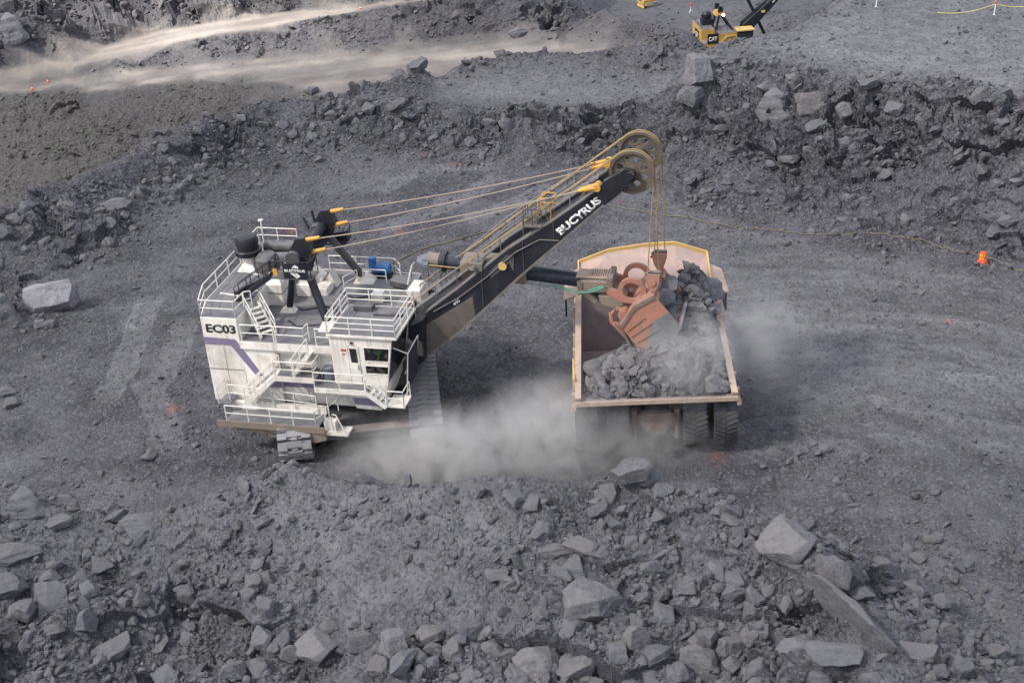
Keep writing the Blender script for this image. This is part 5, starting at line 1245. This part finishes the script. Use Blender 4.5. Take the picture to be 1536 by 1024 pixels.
# running gear
FRM = MB().box(-1.25,-.85,.6,12.5,1.9,2.7).box(.85,1.25,.6,12.5,1.9,2.7).box(-1.25,1.25,.6,1.0,1.9,2.7).box(-1.2,1.2,6.0,6.5,1.9,2.7).build("chassis", "rust_brown", TR, bevel=.03)
AX = MB().lathe([(.2,-.75),(.62,-.7),(.86,-.45),(.9,.1),(.86,.5)], 28, (0,1.3,1.9), 'y').box(-1.35,1.35,1.25,2.6,1.35,2.4).tube((-4.4,2.0,1.95),(4.4,2.0,1.95),.45,18).build("rear_axle", "rust_brown", TR, True)
for s in (-1, 1):
    MB().tube((1.2*s,.8,2.9),(1.2*s,.75,1.0),.14,14).tube((1.2*s,.8,2.9),(1.2*s,.8,2.1),.2,14).build("suspension_strut", "rust_brown", TR, True)
def tyre(x, y, w=1.33, r=1.95):
    prof = [(r*.55,-w*.42),(r*.80,-w*.5),(r*.93,-w*.49),(r*.975,-w*.44),(r*.985,-w*.3),(r*.985,w*.3),(r*.975,w*.44),(r*.93,w*.49),(r*.80,w*.5),(r*.55,w*.42)]
    m = MB().lathe(prof, 60, (0,0,0), 'x')
    n = 40
    for k in range(n):                                                        # slanted tread lugs
        for sd in (-1, 1):
            a0, a1 = 2*math.pi*k/n, 2*math.pi*(k+.42)/n; sh = .10
            pts = []
            for rr in (r*.96, r*1.012):
                for (xx, a) in ((sd*.04*w, a0+sh*1.2), (sd*.50*w, a0), (sd*.50*w, a1), (sd*.04*w, a1+sh*1.2)):
                    q = rr if abs(xx) < .45*w else rr - .03
                    pts.append((xx, q*math.cos(a + (.08 if sd > 0 else 0)), q*math.sin(a + (.08 if sd > 0 else 0))))
            m.add(pts, [(0,3,2,1),(4,5,6,7),(0,1,5,4),(1,2,6,5),(2,3,7,6),(3,0,4,7)])
    o = m.build("tyre", "rubber", TR, True); o.location = (x, y, r*1.005)
    MB().lathe([(.1,-w*.32),(r*.5,-w*.3),(r*.56,-w*.44),(r*.56,w*.44),(r*.5,w*.3),(.1,w*.32)], 30, (0,0,0), 'x').build("rim", "cat_yellow", o, True)
for x in (-3.83,-2.12,2.17,3.86): tyre(x, 2.0)
for x in (-3.2,3.2): tyre(x, 10.1)
MB().tube((-3.2,10.1,1.95),(3.2,10.1,1.95),.35,14).build("front_axle", "rust_brown", TR, True)
DK = MB().box(-4.3,4.3,9.75,12.9,4.35,4.6).box(-1.9,1.9,9.9,12.9,2.2,4.34).box(-4.2,-2.2,12.1,12.9,2.6,4.34).box(2.2,4.2,12.1,12.9,2.6,4.34).build("front_deck", "cat_yellow", TR, bevel=.04)
cbn = MB().box(-3.9,-1.3,10.1,12.2,4.61,6.1).build("cab", "cat_yellow", TR, bevel=.06)
MB().box(-3.7,-1.5,12.2,12.22,5.2,5.95).box(-3.92,-3.9,10.4,12.0,5.2,5.95).build("window", "dark_glass", cbn)
MB().box(-1.7,1.7,12.9,12.95,2.4,4.2).build("radiator_grille", "dark_steel", TR)
rail([(-4.2,12.8,4.6),(4.2,12.8,4.6)], 1.0, 1.4, 2, "rail_paint", DK)
for s in (-1, 1): MB().box(s*2.6-.25,s*2.6+.25,12.6,12.66,3.2,3.5).build("headlight", "white_plastic", TR)
# load: rock heap with boulders lying in and on it
def tr_w(p):
    c, s = math.cos(R(-3.4)), math.sin(R(-3.4)); return (7.66 + p[0]*c - p[1]*s, 62.41 + p[0]*s + p[1]*c, p[2])
gx, gy = np.meshgrid(np.linspace(-4.05, 4.05, 90), np.linspace(.25, 8.9, 100))
def heap(x, y):
    z = 3.25 + 1.5*np.exp(-((x-1.5)/3)**2)*np.exp(-((y-3.2)/2.6)**2)*.5 + 1.2*np.exp(-(((x+1.9)/1.7)**2 + ((y-2.9)/1.7)**2)) + 4.9*np.exp(-(((x-2.6)/2.1)**2 + ((y-7.2)/2.9)**2)) + 1.7*np.exp(-(((x-1.2)/2.6)**2 + ((y-3.0)/2.2)**2))
    return z + .65*np.exp(-((y-1.3)/1.2)**2) - 1.3*np.exp(-(((x+3.2)/1.6)**2 + ((y-7.4)/2.2)**2))
gz = heap(gx, gy) + (facet(gx+50, gy+50, .8, 7, .7)*.5 + facet(gx+50, gy+50, .35, 9, .8)*.5)
lim = np.where(np.abs(gx) > 3.6, 1 - (np.abs(gx) - 3.6) / .45, 1); gz = np.minimum(gz, 2.3 + (gz - 2.3) * np.clip(.35 + .65*lim, 0, 1) + 0)
m = MB(); ny, nx = gx.shape
m.v = [(float(a), float(b_), float(c)) for a, b_, c in zip(gx.ravel(), gy.ravel(), gz.ravel())]
m.f = [(i*nx+j, i*nx+j+1, (i+1)*nx+j+1, (i+1)*nx+j) for i in range(ny-1) for j in range(nx-1)]
ld = m.build("rock_load", "pale_rock", None, fix=False); ld.location = TR.location; ld.rotation_euler = TR.rotation_euler
tag(ld, "grey broken rock heaped inside the truck body", None, None, "stuff")
k = 2600; lx, ly = rng.uniform(-3.9, 3.9, k), rng.uniform(.5, 8.8, k); lz = heap(lx, ly); sel = lz > np.interp(ly, [0, 7.6], [3.98, 2.95]) + .06
lx, ly, lz = lx[sel], ly[sel], lz[sel]
ls = np.minimum(.12 * (1 - rng.random(len(lx))) ** (-1/1.7), .8)
W = np.array([tr_w((a, b_, c)) for a, b_, c in zip(lx, ly, lz)])
tag(rubble_mesh("load_rubble", W, ls, 8, 'pale_rock'), "loose stones over the rock heap in the truck body", None, None, "stuff")
def lb_(p, size, yaw, mesh, label, tilt=(0,0)): boulder_at(tr_w(p), size, yaw, label, HI[mesh], .1, None, tilt)
lb_((-2.55,3.3,3.7), (2.3,2.2,2.1), 20, 3, "largest boulder in the truck bed, at its left behind the dipper")
lb_((-1.25,2.5,3.7), (1.6,1.4,1.4), 60, 5, "second boulder in the truck bed leaning against the largest one", (10,0))
lb_((-3.5,4.5,3.4), (.9,.9,.8), 10, 6, "small boulder squeezed between the largest one and the body's left wall")
lb_((3.5,7.0,6.6), (2.2,1.7,1.5), 15, 9, "dark boulder on top of the load at the truck body's right wall", (0,10))
lb_((1.35,7.4,6.0), (1.5,1.3,1.4), 30, 2, "pale square boulder on the load right of the dipper's bail")
lb_((1.75,6.0,5.9), (1.2,1.1,1.0), 60, 4, "grey boulder on the load just right of the dipper's lip")
lb_((2.7,6.4,6.2), (1.3,1.0,1.0), 80, 7, "grey boulder in the middle of the heap on the truck's right side")
lb_((3.0,5.3,5.3), (1.2,1.0,.9), 10, 8, "lowest large boulder on the front slope of the truck's right-hand heap")
# ------------------------------------------------------------------ far yellow shovel
_p = at_z(1052, 46, -37.1); _yw = 4.0
_c, _s = math.cos(R(_yw)), math.sin(R(_yw))
FS = empty("mining_shovel", (_p[0] - 5.28*_s*.8, _p[1] + 5.28*_c*.8, -37.1 - 7.9*.8), R(_yw), "small-looking yellow rope shovel far off behind the right-hand bench", "mining shovel")
FS.scale = (.8, .8, .8)
fh = MB().prism([(0,-5.28),(10,-5.28),(10,-4.2),(10.6,-4.2),(10.6,4.2),(0,5.2)], 2.4, 6.5, 'z').box(0,3.6,-5.28,5.2,6.501,7.9).build("house", "cat_yellow", FS, bevel=.04)
MB().box(3.61,10.4,-5.2,4.2,6.501,6.56).box(.1,3.5,-5.2,5.1,7.901,7.95).build("roof_deck", "deck_grey", FS)
pl = MB().box(1.7,4.6,-5.36,-5.29,4.0,6.7).build("name_plate", "black_paint", fh); text_mesh("CAT", 1.2, "lettering", "lettering_white", pl, (3.15,-5.365,4.7), (1,0,0), (0,0,1), .04, 2.3, True)
pl = MB().box(-.08,-.01,-2.6,1.8,4.0,6.9).build("name_plate", "black_paint", fh); text_mesh("CAT", 1.5, "lettering", "lettering_white", pl, (-.085,-.4,4.7), (0,-1,0), (0,0,1), .04, 3.2, True)
m = MB().prism([(.1,5.0),(.5,5.4),(.8,4.9),(1.1,5.5),(1.5,5.1),(1.3,4.3),(.7,4.2)], -5.29, -5.32).build("emblem", "white_paint", fh)
MB().prism([(4.7,3.3),(7.2,5.6),(9.9,5.6),(9.9,5.9),(6.8,5.9),(4.7,4.0)], -5.3, -5.5).build("stair_panel", "canopy_edge", fh)
for pts in ([(3.7,-5.1,6.56),(10.3,-5.1,6.56)], [(.1,-5.1,7.95),(.1,5.0,7.95)], [(.1,-5.1,7.95),(3.4,-5.1,7.95)]): rail(pts, 1.1, 1.6, 2, "dark_steel", FS, .05)
MB().box(1.2,4.4,-1.4,1.4,7.951,9.6).lathe([(1.0,9.6),(1.3,9.8),(1.3,10.8),(.8,11.4),(.1,11.5)], 18, (2.6,0,0)).build("dust_filter", "black_paint", FS)
MB().frustum((4.6,7.4,-1.8,1.8), (5.0,7.0,-1.2,1.2), 10.4, 11.4).build("gantry_platform", "cat_yellow", FS)
for y in (-1.9,1.9): MB().prism([(5.2,11.41),(6.6,11.41),(6.4,12.8),(5.5,13.0)], y-.4, y+.4).build("gantry_ear", "black_paint", FS)
for y in (-1.9,1.9): MB().tube((5.6,y,10.6),(4.7,y,6.5),.3,10).build("gantry_leg", "black_paint", FS, True); MB().tube((6.4,y,10.6),(9.0,y*1.3,6.5),.3,10).build("gantry_leg", "black_paint", FS, True)
MB().lathe([(.02,-.25),(.32,-.2),(.32,.2),(.02,.25)], 14, (6.6,-2.3,10.6), 'y').build("work_lamp", "lamp_glow", FS, True)
cb_ = MB().prism([(9.6,3.2),(13.6,3.2),(13.9,6.9),(9.6,6.9)], -6.0, -2.6).build("cab", "black_paint", FS, bevel=.05); MB().box(9.4,14.2,-6.2,-2.4,6.92,7.2).build("cab_roof", "canopy_edge", cb_)
MB().prism([(10.0,4.8),(13.3,4.8),(13.45,6.3),(10.0,6.3)], -6.02, -6.005).build("window", "dark_glass", cb_)
fb_ = MB()
for s in (-1,1): fb_.prism([(12.1,4.2),(14.4,5.8),(18.4,9.9),(24.2,15.8),(24.6,17.0),(23.6,16.8),(19.9,13.6),(14.2,9.0),(12.2,7.4)], 1.8*s, 1.0*s)
fb_.prism([(18.9,10.8),(23.6,15.6),(23.2,16.0),(18.9,12.2)], -.99, .99); FB = fb_.build("boom", "black_paint", FS)
for s in (-1,1): MB().lathe([(.3,-.25),(1.2,-.25),(1.2,.25),(.3,.25)], 24, (24.5,1.4*s,16.6), 'y').build("sheave", "rust_brown", FB)
pb = MB().box(17.0,18.0,-1.83,-1.81,10.2,10.9).build("number_plate", "tape_yellow", FB)
MB().prism([(20.0,12.5),(20.7,13.1),(20.4,13.4),(19.8,12.9)], -1.83, -1.81).build("number_plate", "white_paint", FB)
MB().tube((12.9,0,15.2),(18.6,0,3.8),.42,14).build("dipper_handle", "black_paint", FS, True)
MB().box(16.8,20.0,-1.8,1.8,.6,3.6).build("dipper", "rust_brown", FS, bevel=.2)
for s in (-1,1):
    MB().tube((6.1,1.9*s,12.6),(23.4,1.6*s,16.7),.06,5).build("suspension_rope", "dark_steel", FS)
    MB().path([(11.0,1.3*s,7.0),(23.8,1.4*s,17.5),(24.6,1.4*s,17.8),(25.6,1.4*s,16.8),(18.8,1.2*s,3.6)], .055, 5).build("hoist_rope", "dark_steel", FS)
for y in (-3.7,3.7):
    MB().prism([(2.2,.3),(3,0),(12,0),(12.9,.6),(12.9,1.4),(12,2.1),(3,2.1),(2.2,1.5)], y-.95, y+.95).build("crawler", "track_steel", FS, bevel=.05)
MB().box(4,11,-2.7,2.7,1.0,2.38).build("carbody", "dark_steel", FS)
# bulldozer parked on the far floor
p, _t = hit(975, 9)
BZ = empty("bulldozer", (p[0], p[1], p[2]), R(200), "tiny yellow bulldozer on the far mine floor at the top edge", "bulldozer")
for y in (-1.0,1.0): MB().prism([(-1.9,.5),(-1.5,.05),(1.5,.05),(1.9,.5),(1.5,1.0),(-1.5,1.1)], y-.28, y+.28).build("track", "track_steel", BZ)
MB().box(-1.4,2.0,-.65,.65,.6,1.7).build("body", "cat_yellow", BZ, bevel=.06)
cz = MB().box(-1.2,.3,-.75,.75,1.71,2.9).build("cab", "cat_yellow", BZ, bevel=.05); MB().box(-1.0,.1,-.77,-.755,2.0,2.7).box(.31,.33,-.6,.6,2.0,2.7).build("window", "dark_glass", cz)
MB().prism([(2.5,.1),(2.7,.1),(2.55,.7),(2.75,1.4),(2.55,1.4),(2.35,.7)], -1.7, 1.7).bar((0,-1.4,.6),(2.5,-1.4,.6),.16,.2).bar((0,1.4,.6),(2.5,1.4,.6),.16,.2).build("blade", "canopy_edge", BZ)
MB().tube((1.2,.3,1.7),(1.2,.3,2.5),.08,8).build("exhaust_pipe", "dark_steel", BZ)
# safety drum beside the cable
p, _t = hit(1473, 396)
SDS = .70
SD = empty("safety_drum", (p[0], p[1], p[2]), R(20), "orange and yellow checked safety drum on the floor at the right", "safety drum")
SD.scale = (SDS, SDS, SDS)
MB().lathe([(.56,0),(.58,.08),(.5,.16),(.46,.42),(.36,.5)], 24).build("base", "orange_plastic", SD, True)
dm = MB().lathe([(.34,.48),(.34,.55),(.30,.57),(.30,.82),(.33,.85),(.33,.90),(.29,.92),(.29,1.18),(.32,1.21),(.28,1.3),(.1,1.32)], 24).build("drum", "orange_plastic", SD, True)
rf_ = MB()
for zz, off in ((.58,0),(.93,.39)):
    for k in range(8):
        t0, t1 = 2*math.pi*k/8 + off, 2*math.pi*(k+.5)/8 + off
        v = [(.312*math.cos(t), .312*math.sin(t), z) for z in (zz+.0, zz+.23) for t in (t0, (t0+t1)/2, t1)]
        w2 = [(.29*math.cos(t), .29*math.sin(t), z) for z in (zz+.0, zz+.23) for t in (t0, (t0+t1)/2, t1)]
        rf_.add(v + w2, [(0,1,4,3),(1,2,5,4),(6,9,10,7),(7,10,11,8),(0,6,7,1),(1,7,8,2),(3,4,10,9),(4,5,11,10),(0,3,9,6),(2,8,11,5)])
rf_.build("reflector", "reflective_yellow", dm)
# cones on the haul road
def cone(u, v, label, s=1.0):
    p, _t = hit(u, v); o = empty("traffic_cone", (p[0], p[1], p[2]), R(15), label, "traffic cone", "cones along the far haul roads"); o.scale = (s, s, s)
    MB().box(-.32,.32,-.32,.32,0,.07).build("base", "orange_plastic", o)
    MB().lathe([(.24,.07),(.15,.4),(.06,.86),(.01,.88)], 16).build("body", "orange_plastic", o, True)
    MB().lathe([(.168,.36),(.172,.36),(.132,.52),(.128,.52)], 16).build("band", "white_plastic", o, True)
cone(72, 124, "orange cone on the haul road at top left, the upper of two", .8); cone(49, 135, "orange cone at the edge of the haul road at top left, the lower of two", .8); cone(541, 14, "tiny orange cone on the ramp edge near the top centre", .75)
# marker pole on a tripod
p, _t = hit(1036, 20)
MP = empty("marker_pole", (p[0], p[1], p[2]), 0, "orange-topped marker pole on a tripod above the far yellow shovel", "marker pole")
MB().tube((0,0,.4),(0,0,2.1),.05,8).build("pole", "white_plastic", MP); MB().lathe([(.05,1.7),(.22,1.75),(.22,2.3),(.05,2.4)], 12).build("head", "orange_plastic", MP, True)
for a in (0,120,240): MB().tube((0,0,1.0),(.7*math.cos(R(a)),.7*math.sin(R(a)),0),.05,6).build("leg", "white_plastic", MP)
# posts and tape on the bench
def post(u, v, h, label):
    p, _t = hit(u, v); o = empty("marker_post", (p[0], p[1], p[2] - .05), R(10), label, "marker post", "posts carrying tape on the bench top")
    MB().tube((0,0,0),(.06,0,h),.045,8).lathe([(.12,0),(.12,.05),(.05,.07)], 10).build("stake", "white_plastic", o); MB().lathe([(.08,h-.28),(.08,h-.02),(.02,h)], 10, (.06,0,0)).build("cap", "orange_plastic", o)
    return Vector((p[0]+.05, p[1], p[2] + h - .3))
A = post(1491, 22, 1.25, "white post with orange tip holding yellow tape at the top right"); B = post(1314, 10, 1.0, "white post standing alone at the top edge above the bench")
def hang(a, b, sag, n=10): return [a.lerp(b, t/n) - Vector((0,0,sag*(1-(2*t/n-1)**2))) for t in range(n+1)]
q1, _t = hit(1405, 24); q2, _t = hit(1545, 22)
m = MB().path(hang(Vector(q1)+Vector((0,0,.3)), A, .35), .035, 5).path(hang(A, Vector(q2)+Vector((0,0,.8)), .2), .035, 5); tag(m.build("barrier_tape", "tape_yellow"), "yellow barrier tape strung from the post at top right", "barrier tape")
# power cable trailing over the pit floor
pts = []
for u, v in [(585,398),(600,391),(614,384),(632,376),(654,368),(679,361),(709,353),(745,345),(800,333),(860,315),(905,307),(960,317),(1024,326),(1080,337),(1135,344),(1185,350),(1232,352),(1306,351),(1358,359),(1395,365),(1432,378),(1462,382),(1484,389),(1536,407),(1640,432)]:
    p, _t = hit(u, v); pts.append(Vector((p[0], p[1], p[2] + .06)))
fine = []
for a, b in zip(pts[:-1], pts[1:]):
    for k in range(8):
        q = a.lerp(b, k/8); fine.append(Vector((q.x + .08*math.sin(q.x*1.3), q.y + .1*math.sin(q.x*.9+2), float(z_at(q.x, q.y)) + .06)))
tag(MB().path(fine, .045, 6).build("power_cable", "cable_tan", None, True), "tan power cable snaking over the floor behind shovel and truck", "cable")
# ------------------------------------------------------------------ dust raised by the loading
def dust(name, loc, size, dens, scale, label, yaw=0, thr=.42, col=(.86,.85,.84), seed=0, edge=1.0):
    t = NT("dust_" + str(seed)); tc = t.n("ShaderNodeTexCoord")
    nz = t.n("ShaderNodeTexNoise"); nz.inputs["Scale"].default_value = scale; nz.inputs["Detail"].default_value = 6; nz.inputs["Roughness"].default_value = .58; nz.inputs["Distortion"].default_value = .5
    mp = t.n("ShaderNodeMapping"); mp.inputs["Location"].default_value = (seed*3.1, seed*1.7, 0); mp.inputs["Scale"].default_value = (size[0]/size[1], 1, size[2]/size[1])
    t.l(tc.outputs["Object"], mp.inputs[0]); t.l(mp.outputs[0], nz.inputs["Vector"])
    ln = t.n("ShaderNodeVectorMath"); ln.operation = 'LENGTH'; t.l(tc.outputs["Object"], ln.inputs[0])
    r = t.math('ADD', ln.outputs["Value"], t.math('MULTIPLY', t.math('SUBTRACT', nz.outputs["Fac"], .5), 1.1))
    fall = t.ramp(r, -.05, .95, 1, 0)
    d = t.math('MULTIPLY', t.math('MULTIPLY', fall, t.ramp(nz.outputs["Fac"], thr-.06, thr+.13, .03, 1)), dens)
    inside = t.ramp(ln.outputs["Value"], .8, .99, 1, 0); d = t.math('MULTIPLY', d, inside)
    v = t.n("ShaderNodeVolumePrincipled"); v.inputs["Color"].default_value = (*col, 1); v.inputs["Anisotropy"].default_value = .15
    t.l(d, v.inputs["Density"]); t.l(v.outputs[0], t.out.inputs["Volume"])
    bm = bmesh.new(); bmesh.ops.create_icosphere(bm, subdivisions=3, radius=1.0); me = bpy.data.meshes.new(name); bm.to_mesh(me); bm.free()
    me.materials.append(t.m); o = bpy.data.objects.new(name, me); COL.objects.link(o)
    o.location = loc; o.scale = size; o.rotation_euler = (0, 0, R(yaw)); tag(o, label, None, None, "stuff"); return o
dust("dust_cloud", (2.0, 63.2, 1.4), (6.2, 4.6, 4.9), 1.15, 2.3, "pale dust billowing over the floor beside the truck's left tyres", 3, .45, seed=1)
dust("dust_cloud", (-3.6, 62.6, 1.0), (6.4, 4.4, 3.9), 1.2, 2.3, "pale dust rolling along the crest in front of the shovel", -6, .46, seed=7)
dust("dust_cloud", (-6.5, 62.6, .8), (6.0, 3.6, 3.4), .75, 1.4, "pale dust around the shovel's crawlers", 0, .46, seed=5)
dust("dust_cloud", tr_w((1.7,3.4,5.0)), (3.9, 5.2, 3.3), 2.1, 1.4, "dust swirling inside the truck body", 0, .46, seed=2)
dust("dust_cloud", tr_w((6.2,6.5,4.2)), (4.4, 6.0, 4.6), .22, 1.5, "thin dust drifting off the right side of the truck", 20, .45, seed=3)
dust("dust_cloud", tr_w((-1.0,-.6,1.4)), (6.5, 3.0, 2.6), .42, 1.6, "thin dust behind the truck's rear tyres", 0, .46, seed=4)
# ------------------------------------------------------------------ light and sky
SUN_EL, SUN_AZ = R(47), R(-112)          # azimuth measured clockwise from +Y (the view direction)
w = bpy.data.worlds.new("World"); scene.world = w; w.use_nodes = True
nt = w.node_tree; nt.nodes.clear()
sky = nt.nodes.new("ShaderNodeTexSky"); sky.sky_type = 'NISHITA'; sky.sun_disc = False
sky.sun_elevation = SUN_EL; sky.sun_rotation = SUN_AZ; sky.altitude = 300; sky.air_density = 1.0; sky.dust_density = 2.0; sky.ozone_density = 1.0
bg = nt.nodes.new("ShaderNodeBackground"); bg.inputs[1].default_value = 0.10
wo = nt.nodes.new("ShaderNodeOutputWorld")
nt.links.new(sky.outputs[0], bg.inputs[0]); nt.links.new(bg.outputs[0], wo.inputs[0])
sd = bpy.data.lights.new("sun", 'SUN'); sd.energy = 5.0; sd.angle = R(5); sd.color = (1.0, .95, .87)
so = bpy.data.objects.new("sun", sd); COL.objects.link(so)
sdir = Vector((math.sin(SUN_AZ) * math.cos(SUN_EL), math.cos(SUN_AZ) * math.cos(SUN_EL), math.sin(SUN_EL)))
so.rotation_euler = sdir.to_track_quat('Z', 'Y').to_euler()
so.location = (-60, -20, 90)
scene.view_settings.view_transform = 'Standard'; scene.view_settings.look = 'None'
scene.view_settings.exposure = 1.08; scene.view_settings.gamma = 1.0
scene.cycles.use_denoising = True
scene.cycles.max_bounces = 6; scene.cycles.diffuse_bounces = 3; scene.cycles.transparent_max_bounces = 12
scene.cycles.volume_bounces = 2
scene.cycles.volume_step_rate = 0.6
# ------------------------------------------------------------------ unseen sheet added to shade the pit; its gap lights the far ramp
def cloud():
    n1, n2 = 90, 90
    xs_, ys_ = np.linspace(-520, 260, n1), np.linspace(-300, 620, n2)
    X, Y = np.meshgrid(xs_, ys_)
    e = np.clip(1 - np.maximum(np.abs((X + 130) / 390), np.abs((Y - 160) / 460)), 0, 1) ** .5
    up_ = 130 + (14 + 12*fbm(X/70, Y/70, 301, 4)) * e; dn = 130 - (6 + 8*fbm(X/55, Y/55, 305, 4)) * e
    m = MB(); m.v = [tuple(map(float, p)) for A in (dn, up_) for p in zip(X.ravel(), Y.ravel(), A.ravel())]
    k = n1*n2
    for i in range(n2-1):
        for j in range(n1-1):
            a = i*n1+j; m.f += [(a, a+n1, a+n1+1, a+1), (k+a, k+a+1, k+a+n1+1, k+a+n1)]
    t = NT("cloud"); g = t.n("ShaderNodeNewGeometry"); p = g.outputs["Position"]
    ga = t.n("ShaderNodeVectorMath"); ga.operation = 'SUBTRACT'; t.l(p, ga.inputs[0]); ga.inputs[1].default_value = SHADE_GAP
    sc = t.n("ShaderNodeVectorMath"); sc.operation = 'MULTIPLY'; t.l(ga.outputs[0], sc.inputs[0]); sc.inputs[1].default_value = (1/32, 1/21, 0)
    ln = t.n("ShaderNodeVectorMath"); ln.operation = 'LENGTH'; t.l(sc.outputs[0], ln.inputs[0])
    n = t.noise(.02, 4, .55, p)
    d = t.ramp(t.math('ADD', ln.outputs["Value"], t.math('MULTIPLY', t.math('SUBTRACT', n, .5), .8)), .65, 1.15)
    d = t.math('MULTIPLY', d, t.ramp(n, .25, .75, SHADE_D - .06, SHADE_D + .06))
    tr = t.n("ShaderNodeBsdfTransparent"); tl = t.n("ShaderNodeBsdfTranslucent"); tl.inputs[0].default_value = (.62, .63, .66, 1)
    mx = t.n("ShaderNodeMixShader"); t.l(d, mx.inputs[0]); t.l(tr.outputs[0], mx.inputs[1]); t.l(tl.outputs[0], mx.inputs[2]); t.l(mx.outputs[0], t.out.inputs["Surface"])
    me = bpy.data.meshes.new("cloud"); me.from_pydata(m.v, [], m.f); me.materials.append(t.m); me.polygons.foreach_set("use_smooth", [True]*len(me.polygons))
    o = bpy.data.objects.new("cloud", me); COL.objects.link(o); tag(o, "unseen thin layer added over the mine to dim the sun", None, None, "structure")
SHADE_D = .44
_g = at_z(300, 40, -18.5); _h = (130 + 18.5) / math.tan(SUN_EL)
SHADE_GAP = (_g[0] + math.sin(SUN_AZ) * _h, _g[1] + math.cos(SUN_AZ) * _h, 130)
cloud()
